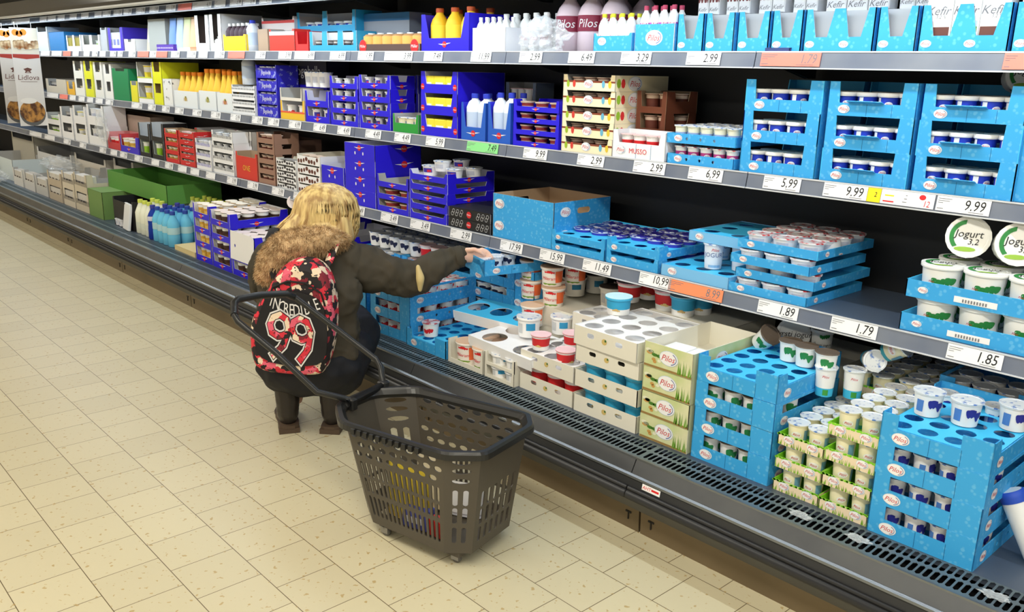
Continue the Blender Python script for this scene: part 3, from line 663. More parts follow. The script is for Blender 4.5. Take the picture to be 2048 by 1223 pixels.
        if flaps:
            b = MB(); b.slab([(0, 0), (w * .4, 0), (w * .4, .02), (0, .02)], .002, frame((w * .25, -.0005, L), (1, 0, 0), (0, -.9, .3), (0, -.3, -.9)), mo); ch.append(('flap', b.mesh('flap'), []))
        return ('display_tray', a.mesh('tray'), ch)
    return cached(key, fn)

USED = {}
def uniq(lb):
    USED[lb] = USED.get(lb, 0) + 1
    return lb
def fill(x, y, z, rz, w, d, h, content, place, rows=None, jit=1.0, grp=None):
    """rows of cups, bottles or packs standing in a tray; content = (type, kind, nx, ny, word)"""
    ty, kind, nx, ny, word = content[:5]; hs = content[5] if len(content) > 5 else 1.0
    M = Matrix.Rotation(rz, 4, 'Z')
    px = (w - .012) / nx; py = (d - .012) / ny
    for j in range(ny):
        if rows is not None and j not in rows: continue
        for i in range(nx):
            if ty == 'cup':
                r = min(px, py) / 2 - .0032; pr = cup(kind, min(r, .052), h * hs); c = 'yogurt cup'
                lx, ly = .006 + px * (i + .5), .006 + py * (j + .5)
                rr = rz + math.radians(35 + random.uniform(-25, 25))
            elif ty == 'bot':
                r = px / 2 - .001; pr = bottle(kind, min(r, .045), h * hs); c = 'bottle'; lx, ly = .006 + px * (i + .5), .006 + r + (2 * r + .002) * j; rr = rz + math.radians(35 + random.uniform(-15, 15))
            elif ty == 'pouch':
                pr = pouch(px * .92, h * hs, *kind[i % len(kind)]); c = 'pouch'; lx, ly = .006 + px * i, .006 + .05 * j; rr = rz
            else:
                pr = pack(px - .002, min(py - .002, .08), h * hs, kind[0], kind[1] if len(kind) > 1 else None); c = 'carton'; lx, ly = .006 + px * i, .006 + py * j; rr = rz + math.radians(random.uniform(-1, 1))
            p = M @ Vector((lx, ly, 0))
            if ny > 1: lb = '%s, %s row %s, %s' % (word, 'front' if j == 0 else ordw(j), ordw(i), place)
            else: lb = '%s, %s from left, %s' % (word, ordw(i), place)
            inst(pr, (x + p.x, y + p.y, z), (0, 0, rr), uniq(lb), c, '%s, %s' % (word, place) )
def stack(x, y, z, rz, w, d, h, tiers, kw, content, word, name, rows=None, topkw=None, toprows=None, wob=.6, topcontent=None, skip=(), pitch=None):
    """a pile of display trays; word describes the tray, name says where the pile stands"""
    pt = pitch or h
    for k in range(tiers):
        kk = topkw if (topkw and k == tiers - 1) else kw
        pr = crate(w, d, h, **kk); a = rz + math.radians(random.uniform(-wob, wob))
        tw = ('only' if tiers == 1 else 'bottom' if k == 0 else 'top' if k == tiers - 1 else ordw(k) + ' from bottom')
        lb = '%s, %s' % (word, name) if tiers == 1 else '%s, %s of %s' % (word, tw, name)
        inst(pr, (x, y, z + k * pt), (0, 0, a), uniq(lb), 'tray', word + 's in ' + name)
        ct = topcontent if (k == tiers - 1 and topcontent is not None) else content
        rr = toprows if (k == tiers - 1 and toprows is not None) else rows
        if ct and k not in skip:
            pl_ = name if tiers == 1 else '%s tray, %s' % (tw.replace(' from bottom', ''), name)
            fill(x, y, z + k * pt + .003, a, w, d, pt - .005, ct, pl_, rr)
FR = {'S2': (2.585, .8085), 'S3': (2.680, 1.2140), 'S4': (2.666, 1.6163), 'B': (2.28, .3005)}
DEP = {'red ornate': .11, 'white pile left of ornate carton': .115, 'second red tray pile': .14, 'red tray pile': .14, 'white pile right of red pile': .14, 'lowest shelf beside brown pile': .11, 'brown tray pile': .17, 'scalloped tray pile': .17,
 'pile with plastic wrap': .19, 'yellow cup pile': .19, 'lowest shelf right of pink tray': .19, 'lowest shelf left of violet tray': .19, 'left green cup pile': .19, 'right green cup pile': .19, 'lower, left of iced coffee': .13, 'upper shelf': .3,
 'between red and blue cartons': .13, 'left of red carton': .11, 'left of royal blue carton': .19, 'blue lettered pile': .15, 'lower left of large cup pile': .15, 'large cup pile': .15, 'right white cup pile': .16, 'left white cup pile': .16, 'left of yellow pack pile': .16,
 'right drink carton': .21, 'left drink carton': .21, 'tan cup pile': .21}
def disp(s, xl, xr, yt, tiers, kw, content, word, name, d=.30, back=0.0, **k):
    """display pile standing on shelf s between image columns xl..xr, top at image row yt"""
    Y, Z = FR[s]; Y += back
    x0 = xs(xl, Y, Z); x1 = xs(xr, Y, Z); H = zs(yt, (x0 + x1) / 2, Y) - Z
    d = DEP.get(name, d)
    roof = {'S2': 1.2133 - .02, 'S3': 1.6156 - .02, 'S4': 1.930 - .02, 'B': 5}[s]
    H = min(H, roof - Z)
    d = min(d, 3.03 - Y)
    stack(x0, Y, Z, 0, x1 - x0 - .004, d, H / tiers, tiers, kw, content, word, name, **k)
    return x0, x1, Y, Z, H
# ================================================================== goods
def G(**k): return k
SKYIN2 = MATS['sky_blue_sheet']
mat('white_sheet', (240, 240, 240), .5)
BI = C((206, 220, 230))
# ---------------- bottom deck, front row (right to left)
PT = G(low=.55, pl=.045, pr=.078, sl=0, decal='pilos', side='win')
PTT = G(low=.55, pl=.045, pr=.078, sl=0, decal='pilos', side='post', sheet=(4, 5, .026, .57, 'sky_blue_sheet'))
stack(-.949, 2.268, .3005, 0, .288, .39, .09, 4, PT, ('cup', 'cowblue', 4, 4, 'blue cow cup', .86), 'teal cup tray', 'rightmost floor pile', rows=[0, 1], topkw=PTT, toprows=[3])
for i, (px, py, Y) in enumerate([(1850, 845, 2.44), (1925, 860, 2.45), (1810, 862, 2.36), (2020, 880, 2.52)]):
    p = P(px, py, Y=Y)
    if i != 2: inst(cup('cowblue', .041, .07), (p.x, Y, .625), (0, 0, .6), ('blue cow cup on rightmost pile, left one', 'blue cow cup on rightmost pile, middle one', '', 'blue cow cup on rightmost pile at picture edge')[i], 'yogurt cup', 'loose blue cow cups')
# green-topped trays of fruit cups
GT = mat('lime_green_board', (130, 210, 40), .5)
FT = G(low=1, side='full', mo=mat('beige_printed_board', (232, 214, 184), .55), mi=GT, decal='grass')
def grass_decor():
    global crate
    base = crate
    def crate2(w, d, h, **kw):
        if kw.get('decal') != 'grass': return base(w, d, h, **kw)
        k2 = dict(kw); k2['decal'] = None
        def fn():
            nm, me, ch = base(w, d, h, **k2)
            a = MB(); R_ = random.Random(2)
            for q in (.25, .76): logo(a, fr_front(w * q, h * .6), h * .95, True)
            for q in range(34):
                x = w * R_.random(); a.flat([(x - .0015, .001), (x + .0015, .001), (x + .004 * (R_.random() - .5), h * (.25 + .35 * R_.random()))], [(0, 1, 2)], C((130, 180, 50)), fr_front(0, 0, -.0006))
            for q in range(40): a.flat(*fan(ell(.004, .003, 6, w * R_.random(), h * (.9 + .08 * R_.random()))), GT, fr_front(0, 0, -.0005))
            b = MB(); b.v = [tuple(v.co) for v in me.vertices]; b.f = [tuple(p.vertices) for p in me.polygons]; b.mi = [p.material_index for p in me.polygons]; b.sm = [False] * len(b.f); b.mats = list(me.materials)
            for f, mi_ in zip(a.f, a.mi): b.mi.append(b.m(a.mats[mi_])); b.f.append(tuple(i + len(b.v) for i in f)); b.sm.append(False)
            b.v += a.v
            return (nm, b.mesh('tray'), ch)
        return cached(('grass', round(w, 3), round(h, 3), d), fn)
    crate = crate2
grass_decor()
FC = ('cup', 'fruit', 2, 5, 'beige fruit cup', .97)
stack(-1.262, 2.285, .3005, 0, .152, .38, .036, 3, FT, FC, 'green grass printed tray', 'left fruit cup pile', rows=[0], toprows=[0, 1, 2, 3, 4], pitch=.0765)
stack(-1.105, 2.280, .3005, 0, .150, .38, .036, 4, FT, FC, 'green grass printed tray', 'right fruit cup pile', rows=[0], toprows=[0, 1, 2, 3, 4], pitch=.080)
stack(-1.262, 2.675, .3005, 0, .152, .36, .036, 4, FT, FC, 'green grass printed tray', 'rear left fruit pile', rows=[0], toprows=[0, 1, 2, 3, 4], pitch=.078)
stack(-1.105, 2.675, .3005, 0, .150, .36, .036, 4, FT, FC, 'green grass printed tray', 'rear right fruit pile', rows=[0], toprows=[0, 1, 2, 3, 4], pitch=.079)
# pile behind the rightmost one
stack(-.965, 2.68, .3005, 0, .30, .35, .0925, 4, PT, ('cup', 'cowblue', 4, 4, 'blue cow cup', .86), 'teal cup tray', 'pile behind rightmost pile', rows=[0], toprows=[0, 1])
# green cow cups
stack(-1.572, 2.285, .3005, 0, .292, .39, .0905, 4, PT, ('cup', 'cowgreen', 4, 4, 'green cow cup', .86), 'teal cup tray', 'green cup pile', rows=[0, 1], topkw=PTT, toprows=[])
for i, (px, py, Y) in enumerate([(1575, 742, 2.56), (1607, 748, 2.55), (1648, 758, 2.54)]):
    p = P(px, py, Y=Y); inst(cup('cowgreen', .036, .068), (p.x, Y, .627), (0, 0, .6), 'green cow cup at back of green cup pile, %s from left' % ordw(i), 'yogurt cup', 'green cow cups on top of the pile')
inst(cup('cowgreen', .038, .07), (-1.555, 2.62, .635), (.5, .7, .4), 'tipped green cow cup at left back of green cup pile', 'yogurt cup')
# herb boxes
HB = G(low=1, side='full', mo=mat('pale_herb_board', (216, 216, 176), .5, pat='noise', rgb2=(190, 204, 140), scale=9, thr=(.35, .65)), mi=CREAM, decal='herb', closed=True)
HBT = dict(HB); HBT['closed'] = False
stack(-1.792, 2.280, .3005, 0, .205, .38, .0885, 4, HB, None, 'pale green herb box', 'herb box pile', topkw=HBT)
for i in range(4):
    inst(pack(.09, .075, .05, (238, 240, 242), (40, 160, 214)), (-1.78 + .096 * (i % 2), 2.29 + .08 * (i // 2), .569 + .0), (0, 0, .05), 'white and blue soft cheese pack %s in the open herb box' % ('front left', 'front right', 'back left', 'back right')[i], 'cheese pack', 'cheese packs in herb box')
# cream boxes with hand slots
SB = G(low=1, side='full', mo=CREAM, mi=CREAM, decal='slots', holes=-1)
SBT = G(low=1, side='full', mo=CREAM, mi=WHITE, decal='slots', holes=-1, sheet=(3, 4, .036, .97, 'white_sheet'))
stack(-2.112, 2.278, .3005, 0, .305, .38, .064, 3, SB, ('cup', 'bluetub', 3, 3, 'blue cheese tub', .93), 'cream box with hand slots', 'blue tub pile', rows=[0], pitch=.1, skip=(2,))
inst(crate(.305, .38, .072, **SBT), (-2.118, 2.272, .5655), (0, 0, -.02), 'white perforated box on top of the blue tub pile', 'tray')
inst(cup('bluetub', .050, .068), (-2.12, 2.52, .638), (0, 0, .5), 'blue and white tub standing alone on the white perforated box', 'tub')
inst(crate(.26, .17, .075, low=1, side='full', mo=CREAM, mi=WHITE, decal='slots', holes=-1, sheet=(3, 2, .036, .97, 'white_sheet')), (-2.40, 2.56, .50), (0, 0, -.05), 'white perforated box behind and left of the blue tub pile', 'tray')
stack(-2.40, 2.565, .3005, 0, .26, .16, .099, 2, SB, None, 'cream box', 'pile under rear perforated box')
stack(-2.42, 2.285, .3005, 0, .298, .26, .064, 1, SB, ('cup', 'redtub', 3, 2, 'red cheese tub', .93), 'cream box with hand slots', 'bottom of red tub pile', rows=[0], pitch=.1)
inst(crate(.298, .27, .064, **SBT), (-2.418, 2.285, .4005), (0, 0, -.01), 'cream perforated box holding red tubs, on the red tub pile', 'tray')
for i, (x, y, dz) in enumerate([(-2.365, 2.345, 0), (-2.215, 2.335, -.025), (-2.30, 2.46, .0), (-2.20, 2.45, 0)]):
    inst(cup('redtub', .040, .062), (x, y, .4645 + dz), (0, 0, .5 + i), 'red cheese tub on perforated box, %s' % ('front left', 'front right', 'back left', 'back right')[i], 'tub', 'red cheese tubs on top of the box')
# low trays of pale tubs and the mileram tray, with loose sheets on top
LT = G(low=.25, pl=.012, pr=.012, mo=CREAM, mi=CREAM, side='low')
stack(-2.612, 2.262, .3005, 0, .185, .36, .054, 2, LT, ('cup', 'whitetub', 2, 4, 'white tub with blue label', .97), 'low cream tray', 'pale tub pile', rows=[0, 1])
stack(-2.855, 2.262, .3005, 0, .235, .235, .105, 1, G(low=.2, pl=.012, pr=.012, mo=CREAM, mi=CREAM, side='low'), ('cup', 'mileram', 2, 2, 'sour cream bucket', .95), 'cream tray', 'floor left of pale tubs', rows=[0, 1])
def loose_sheet(name, w, d, nx, ny, rr, loc, rot, top, bot, label):
    a = MB(); px, py = w / nx, d / ny
    hs_ = [ell(rr, rr, 20, px * (i + .5), py * (j + .5)) for i in range(nx) for j in range(ny)]
    a.slab([(0, 0), (w, 0), (w, d), (0, d)], .002, Matrix.Identity(4), top, bot, bot, hs_)
    a.slab([(0, -.05), (w, -.05), (w, 0), (0, 0)], .002, frame((0, 0, 0), (1, 0, 0), (0, -.1, .99), (0, -.99, -.1)) @ tr(0, 0, 0), bot, bot, bot)
    for sgn, x in ((-1, 0), (1, w)): a.slab([(0, -.035), (d, -.035), (d, 0), (0, 0)], .002, frame((x, 0, 0), (0, 1, 0), (0, 0, 1), (sgn, 0, 0)), bot)
    o = link(name, a.mesh(name)); o.location = loc; o.rotation_euler = rot
    return tag(o, label, 'cardboard sheet')
loose_sheet('cup_holder_sheet', .42, .20, 3, 1, .052, (-3.02, 2.42, .468), (.10, -.02, .10), SKYIN, WHITE, 'bright blue cardboard sheet with three round holes, lying tilted on cups')
loose_sheet('cup_holder_sheet', .40, .26, 2, 2, .055, (-2.74, 2.28, .445), (.05, .02, -.03), WHITE, WHITE, 'white cardboard sheet with large round holes, left of red tubs')
p = P(1048, 675, Y=2.42)
inst(cup('whitetub', .050, .085), (-2.535, 2.44, .462), (0, 0, .45), 'white tub with blue label on the white holed sheet', 'tub')
inst(cup('mileram', .050, .085), (-2.64, 2.56, .470), (0, 0, .45), 'white bucket with orange printed lid behind the white tub', 'tub')
inst(cup('whitetub', .046, .075), (-2.47, 2.57, .465), (0, 0, .45), 'pale tub with blue label behind the white holed sheet', 'tub')
# teal tray with holder sheet and single cup
inst(crate(.292, .39, .082, **PTT), (-3.165, 2.262, .3005), (0, 0, 0), 'low teal tray with perforated sheet, next to the grille', 'tray')
inst(cup('redwhite', .040, .066), (-3.075, 2.335, .350), (0, 0, .5), 'white and red cup standing on low teal tray', 'yogurt cup')
stack(-3.462, 2.262, .3005, math.radians(2), .31, .41, .088, 3, PT, ('cup', 'redwhite', 4, 4, 'white and red cup', .86), 'teal cup tray', 'pile below the outstretched arm', rows=[0, 1, 2, 3], toprows=[0, 1, 2, 3])
stack(-3.82, 2.275, .3005, 0, .30, .38, .088, 3, PT, ('cup', 'redwhite', 3, 4, 'white and red cup', .86), 'teal cup tray', 'pile behind the jacket', rows=[0])
# rear row
PTB = G(low=.55, pl=.045, pr=.06, sl=0, decal='pilos', side='post')
stack(-3.215, 2.68, .3005, 0, .335, .34, .083, 4, PTB, ('cup', 'cowblack', 3, 3, 'black cow cup', .86), 'blue cup tray', 'rear pile left of buckets', rows=[0])
stack(-4.10, 2.64, .3005, 0, .36, .38, .092, 3, PTB, ('cup', 'cowblack', 3, 3, 'black cow cup', .86), 'blue cup tray', 'rear pile behind her head', rows=[0])
stack(-3.73, 2.64, .3005, 0, .36, .38, .092, 3, PTB, ('cup', 'redwhite', 4, 4, 'white and red cup', .86), 'blue cup tray', 'rear pile above the sleeve', rows=[0])
for j in range(4):
    for i in range(8):
        inst(cup('redcup' if (i > 4 and j == 0) else 'cowblack', .043, .075), (-4.05 + .094 * i + random.uniform(-.004, .004), 2.70 + .088 * j, .5785), (0, 0, .6 + random.uniform(-.4, .4)), '%s, %s row %s, on top of rear piles by her head' % ('red banded cup' if (i > 4 and j == 0) else 'black cow cup', ordw(j), ordw(i)), 'yogurt cup', 'cups on the rear piles by her head')
inst(crate(.30, .20, .070, low=.55, pl=.05, pr=.05, sl=0, decal='pilos', side='win', sidelogo=True, holes=2), (-2.775, 2.395, .676), (math.radians(3), 0, math.radians(78)), 'blue tray tilted off the pile by her hand', 'tray')
for i in range(3):
    inst(cup('cowblack', .036, .056), (-2.85, 2.45 + .078 * i, .684), (0, 0, .6), 'black cow cup in the tilted tray, %s from front' % ordw(i), 'yogurt cup', 'black cow cups in the tilted tray')
stack(-2.845, 2.64, .3005, 0, .13, .13, .092, 4, PTB, None, 'small blue tray', 'pile under the tilted tray')
CT = G(low=1, mo=CREAM, mi=CREAM, side='full', closed=True)
def plinth(x, y, w, d, H, n, name):
    stack(x, y, .3005, 0, w, d, H / n, n, CT, None, 'plain cream carton', name)
plinth(-2.70, 2.60, .30, .40, .245, 3, 'rear pile under orange buckets')
for i, (px, Y, z, kind) in enumerate([(1062, 2.66, .547, 'mileram'), (1106, 2.64, .547, 'mileram'), (1062, 2.67, .633, 'mileram'), (1104, 2.655, .633, 'mileram'), (1120, 2.78, .547, 'mileram'), (1150, 2.76, .633, 'mileram')]):
    inst(cup(kind, .050, .084), (xs(px, Y, z), Y, z), (0, 0, .5), 'orange labelled sour cream bucket, %s' % ('lower left', 'lower right', 'upper left', 'upper right', 'lower rear', 'upper rear')[i], 'bucket', 'orange labelled buckets')
plinth(-2.385, 2.745, .30, .28, .26, 3, 'rear pile under bucket with dark lid')
for i, (px, Y, z, r, h) in enumerate([(1148, 2.81, .562, .054, .085), (1192, 2.93, .562, .054, .085), (1222, 2.80, .562, .052, .085), (1250, 2.93, .562, .05, .08)]):
    inst(cup('bucket', r, h), (xs(px, Y, z), Y, z), (0, 0, .5), 'pale bucket with blue label and dark lid, %s from left' % ordw(i), 'bucket', 'pale buckets with dark lids')
plinth(-2.08, 2.66, .36, .34, .335, 4, 'rear pile under red tubs')
for i, (px, Y) in enumerate([(1258, 2.70), (1298, 2.80), (1332, 2.72), (1282, 2.90), (1322, 2.92)]):
    inst(cup('redtub', .052, .080), (xs(px, Y, .637), Y, .637), (0, 0, .5), 'large red tub with glossy lid, %s from left, rear row' % ordw(i), 'tub', 'large red tubs in the rear')
plinth(-1.98, 2.68, .0 + .0 + .30, .34, .27, 3, 'rear pile behind herb boxes') if False else None
for i, (px, Y) in enumerate([(1365, 2.70), (1400, 2.78), (1372, 2.86)]):
    inst(cup('bluetub', .050, .078), (xs(px, Y, .637), Y, .637), (0, 0, .5), 'blue tub in shadow under the price rail, %s from left' % ordw(i), 'tub', 'blue tubs in the rear')
plinth(-1.70, 2.70, .40, .33, .29, 3, 'rear pile behind herb box')
inst(crate(.10, .30, .26, low=1, side='full', mo=SKY), (-1.70, 2.72, .5915), (0, 0, 0), 'tall blue carton standing upright under the shelf', 'tray') if False else None
for i, (px, Y) in enumerate([(1583, 2.80)]):
    pr = cup('cvrsti', .056, .075); inst(pr, (xs(px, Y, .65), Y, .650), (math.radians(82), 0, math.radians(35)), 'tub on its side showing its printed lid, under the shelf', 'tub')
inst(cup('cvrsti', .038, .10), (xs(1640, 2.78, .595), 2.78, .5925), (0, 0, .6), 'tall printed yogurt cup standing right of the sideways tub', 'yogurt cup')
inst(crate(.34, .20, .05, low=1, side='full', mo=C((120, 104, 86)), mi=C((150, 132, 110)), closed=True), (-1.66, 2.70, .5410 + .0), (0, 0, 0), 'brown cardboard lid board behind the green cup pile', 'tray') if False else None
# loose cups lying on top of the fruit piles
for i, (x, y, z, k, rx, ry) in enumerate([(-1.255, 2.53, .555, 'tall', 0, 0), (-1.185, 2.58, .555, 'tall', .0, .0), (-1.20, 2.70, .655, 'tall', 1.3, .5), (-1.13, 2.66, .70, 'fruit', .4, .9)]):
    inst(cup(k, .034 if k == 'tall' else .036, .095 if k == 'tall' else .07), (x, y, z), (rx, ry, .5), 'loose cup on fruit cup piles, %s' % ('tall upright one on the left', 'tall upright one on the right', 'tall one lying down', 'short tipped one')[i], 'yogurt cup')
wp = MB(); wp.lathe([(.028, 0), (.031, .16), (.031, .20)], PLAS, 18); wp.lathe([(.0325, .175), (.0335, .19), (.0325, .205), (.028, .206)], C((40, 80, 190)), 18); wp.disc(.028, .206, PLAS, 18); wp.disc(.028, 0, PLAS, 18)
o = link('white_tube', wp.mesh('white_tube')); o.location = (-.555, 2.43, .305); o.rotation_euler = (.0, -.5, 0)
tag(o, 'white plastic tube with blue rim leaning at the right picture edge', 'tube')

# ---------------- bottom deck, left half
MB_ = G(low=.42, pl=.02, pr=.02, mo=NAVY, mi=C((230, 230, 236)), decal='muller', side='post')
stack(-5.50, 2.262, .3005, 0, .245, .39, .093, 4, MB_, ('cup', 'dessert', 3, 4, 'caramel dessert cup', .98), 'royal blue dessert tray', 'caramel dessert pile', rows=[0, 1, 2, 3], pitch=.093)
stack(-5.245, 2.262, .3005, 0, .27, .39, .090, 4, MB_, ('cup', 'choc', 3, 4, 'chocolate dessert cup', .98), 'royal blue dessert tray', 'chocolate dessert pile', rows=[0, 1, 2, 3])
stack(-4.965, 2.262, .3005, 0, .30, .39, .088, 3, MB_, ('cup', 'choc', 3, 4, 'chocolate dessert cup', .98), 'royal blue dessert tray', 'second chocolate dessert pile', rows=[0, 1])
stack(-4.655, 2.262, .3005, 0, .30, .39, .066, 3, MB_, ('cup', 'redwhite', 3, 4, 'white red dessert cup', .98), 'royal blue dessert tray', 'dessert pile left of jacket', rows=[0, 1])
stack(-4.35, 2.27, .3005, 0, .40, .39, .07, 3, MB_, ('cup', 'redwhite', 3, 4, 'white red dessert cup', .98), 'royal blue dessert tray', 'dessert pile behind jacket', rows=[0])
a = MB(); a.slab([(0, 0), (.30, 0), (.30, .15), (.285, .17), (0, .17)], .003, frame((0, 0, 0), (1, 0, 0), (0, .05, 1), (0, -1, .05)), WHITE, WHITE, WHITE, [ell(.010, .010, 14, .06, .085)])
o = link('white_board_panel', a.mesh('white_board_panel')); o.location = (-4.965, 2.252, .40); tag(o, 'white cardboard panel with one round hole on dessert pile', 'cardboard panel')
inst(cup('choc', .038, .08), (-4.83, 2.62, .725), (1.4, .3, 1.0), 'chocolate cup lying on its side on dessert trays', 'yogurt cup')
stack(-4.90, 2.66, .3005, 0, .30, .37, .10, 4, MB_, None, 'royal blue tray', 'rear dessert pile')
inst(cup('choc', .042, .08), (-4.60, 2.62, .60), (1.5, 0, .7), 'round red white lid of a tipped dessert cup', 'yogurt cup')
stack(-4.59, 2.66, .3005, 0, .34, .38, .072, 4, MB_, None, 'royal blue tray', 'rear pile left of her head')
# bottles
k = 0
for j in range(3):
    for i in range(3):
        inst(bottle('milk', .043, .25), (-6.62 + .09 * i, 2.33 + .092 * j, .3005), (0, 0, .4 * i), 'milky plastic bottle with yellow cap, %s row %s' % (ordw(j), ordw(i)), 'bottle', 'milky bottles on the deck')
for j in range(3):
    for i in range(5):
        kd = 'waterblue' if i == 0 else 'water'
        inst(bottle(kd, .042, .245 - .0 * i), (-6.33 + .089 * i, 2.31 + .09 * j, .3005), (0, 0, .4 * i + .3), '%s water bottle, %s row %s' % ('dark blue' if i == 0 else 'clear aqua', ordw(j), ordw(i)), 'bottle', 'water bottles on the deck')
for j in range(2):
    for i in range(7):
        inst(bottle('milk', .043, .27), (-6.60 + .092 * i, 2.64 + .092 * j, .3005), (0, 0, .4 * i), 'milky bottle with yellow cap, rear block, %s row %s' % (ordw(j), ordw(i)), 'bottle', 'milky bottles at the back of the deck')
stack(-5.88, 2.272, .3005, 0, .345, .30, .032, 1, G(low=1, mo=C((226, 206, 150)), mi=CREAM, side='full', closed=True), None, 'flat beige carton', 'deck between bottles and desserts')
stack(-7.10, 2.29, .3005, 0, .42, .5, .22, 1, G(low=.9, pl=.02, pr=.02, mo=mat('black_board', (30, 30, 32), .5), side='full'), None, 'black open carton', 'deck left of milky bottles')
inst(pack(.16, .02, .20, (226, 228, 230), None), (-6.86, 2.265, .305), (-.15, 0, -.1), 'white panel leaning in front of the black carton', 'cardboard panel')
for i in range(4): inst(cup('white', .032, .05), (-7.02 + .07 * (i % 2), 2.235 if i < 0 else 2.30 + .07 * (i // 2), .306), (0, 0, 0), 'small white cup in black carton, %s' % ('front left', 'front right', 'back left', 'back right')[i], 'yogurt cup', 'cups in black carton')
inst(crate(1.25, .42, .14, low=1, side='full', mo=C((92, 150, 66)), mi=C((92, 150, 66))), (-7.66, 2.45, .5215), (0, 0, 0), 'wide empty green open carton above the black carton', 'tray')
inst(crate(.34, .38, .22, low=1, side='full', mo=C((112, 146, 80)), mi=CREAM, closed=True), (-7.66, 2.28, .3005), (0, 0, 0), 'tall green carton left of the black carton', 'tray')
stack(-7.20, 2.80, .3005, 0, .78, .22, .11, 2, G(low=1, side='full', mo=C((60, 70, 50)), closed=True), None, 'dark carton', 'rear pile under green carton')
for k, (x, w, h, n, rgb) in enumerate([(-8.02, .33, .16, 2, (206, 196, 176)), (-8.36, .32, .15, 2, (214, 204, 186)), (-8.80, .40, .13, 2, (190, 176, 156)), (-9.22, .38, .17, 1, (196, 196, 194)), (-9.62, .38, .18, 1, (212, 212, 212)), (-10.02, .36, .17, 1, (222, 222, 220))]):
    stack(x, 2.285, .3005, 0, w, .38, h, n, G(low=.5, pl=.04, pr=.04, mo=C(rgb), mi=GREYB, side='post', decal='dots' if k < 2 else None), ('pack', ((206, 202, 196), (60, 40, 36)), 4, 1, 'brown marked carton', .9), 'beige display carton', 'far left floor pile %s' % ordw(5 - k) if False else 'floor pile %s left of green carton' % ordw(k))
for k, (x, w, h, rgb) in enumerate([(-8.2, .5, .40, (196, 190, 178)), (-9.3, .9, .36, (214, 208, 196)), (-10.6, 1.2, .32, (232, 232, 230)), (-11.6, .9, .42, (196, 190, 174))]):
    inst(crate(w, .34, h, low=.85, pl=.05, pr=.05, side='full', mo=C(rgb), mi=GREYB), (x, 2.68, .3005), (0, 0, 0), 'tall pale empty carton in rear row, %s from right' % ordw(k), 'tray', 'tall pale cartons in rear row')
inst(crate(1.1, .36, .22, low=1, side='full', mo=C((214, 226, 230)), mi=GREYB), (-11.3, 2.33, .3005), (0, 0, 0), 'long pale blue carton at the far left end', 'tray')
inst(bottle('green', .045, .24), (-10.75, 2.25, .3005), (0, 0, .5), 'white bottle with green cap at the far left end', 'bottle')

# ---------------- S2, lowest shelf
TR = G(low=1, side='full', mo=SKY, mi=SKYIN, decal='pilos', sheet=(3, 4, .040, .9, 'sky_blue_sheet'))
TUBT = G(low=1, side='low', mo=SKY, mi=SKYIN, decal='sticker')
Y2, Z2 = FR['S2']
x = xs(1796, Y2, Z2)
for k in range(2):
    z = Z2 + k * .104
    inst(crate(.39, .30, .052, **TUBT), (x + .004 * k, Y2 + .004, z), (0, 0, 0), 'blue tray with barcode sticker holding big tubs, %s one' % ('lower', 'upper')[k], 'tray', 'blue trays of big tubs')
    for j in range(2):
        for i in range(3): inst(cup('tub', .058, .098), (x + .075 + .122 * i, Y2 + .075 + .125 * j, z + .004), (0, 0, .45), 'big white tub with green print, %s tray, %s row %s' % (('lower', 'upper')[k], ('front', 'back')[j], ordw(i)), 'tub', 'big white yogurt tubs')
for i, (dx, dy) in enumerate([(.09, .20), (.215, .19), (.34, .20)]):
    inst(cup('tub', .058, .098), (x + dx, Y2 + dy - .02, Z2 + .104 + .104 + .062), (math.radians(78), 0, math.radians(22 + 8 * i)), 'big tub on its side with printed lid facing out, %s from left' % ordw(i), 'tub', 'big tubs lying on their side')
x5 = xs(1455, Y2, Z2)
for k in range(4):
    stack(x5 + .012 * (k % 2), Y2 + .02 * (k % 2), Z2 + k * .0515, 0, .385 if False else xs(1612, Y2, Z2) - x5, .38, .030, 1, G(low=1, side='full', mo=SKY, mi=SKYIN, decal='pilos'), ('cup', 'whitered', 3, 4, 'white cup', 1.55), 'shallow blue tray', 'fruit yogurt pile, %s tier' % ordw(k), rows=[0, 1, 2, 3] if k == 3 else [0], pitch=.035 if k == 3 else .033)
for i in range(3): inst(cup('whitered', .046, .045), (x5 + .07 + .1 * i, Y2 + .17 + .08 * (i % 2), Z2 + 3 * .0515 + .048), (PI, 0, 0), 'upturned white cup on the fruit yogurt pile, %s from left' % ordw(i), 'yogurt cup', 'upturned cups on the fruit yogurt pile')
# light blue trays around the JOGURT cups
LBB = mat('light_blue_board', (120, 186, 232), .5)
xj = xs(1322, Y2, Z2); xk = xs(1462, Y2, Z2)
stack(xj, Y2 - .002, Z2, 0, xk - xj - .012, .36, .042, 1, G(low=1, side='full', mo=LBB, mi=LBB, decal='pilos', sheet=(3, 3, .030, .95, 'sky_blue_sheet')), None, 'light blue perforated tray', 'lowest shelf left of fruit yogurt pile')
for i in range(2):
    inst(cup('jogurt', .038, .092), (xj + .165 + .085 * i, Y2 + .09 + .05 * i, Z2 + .043), (0, 0, .75), 'pale lavender lettered cup, %s one, on light blue tray' % ('front', 'rear')[i], 'yogurt cup', 'pale lettered cups')
for i in range(3): inst(cup('jogurt', .038, .092), (xj + .085 + .09 * i, Y2 + .26, Z2 + .043), (0, 0, .75), 'pale lavender lettered cup in back row, %s from left' % ordw(i), 'yogurt cup', 'pale lettered cups in the back row')
stack(xj + .07, Y2 + .06, Z2 + .137, 0, .24, .34, .036, 1, G(low=1, side='full', mo=LBB, mi=LBB, decal='pilos', sheet=(2, 3, .030, .95, 'sky_blue_sheet')), None, 'light blue perforated tray', 'top of the pale lettered cups')
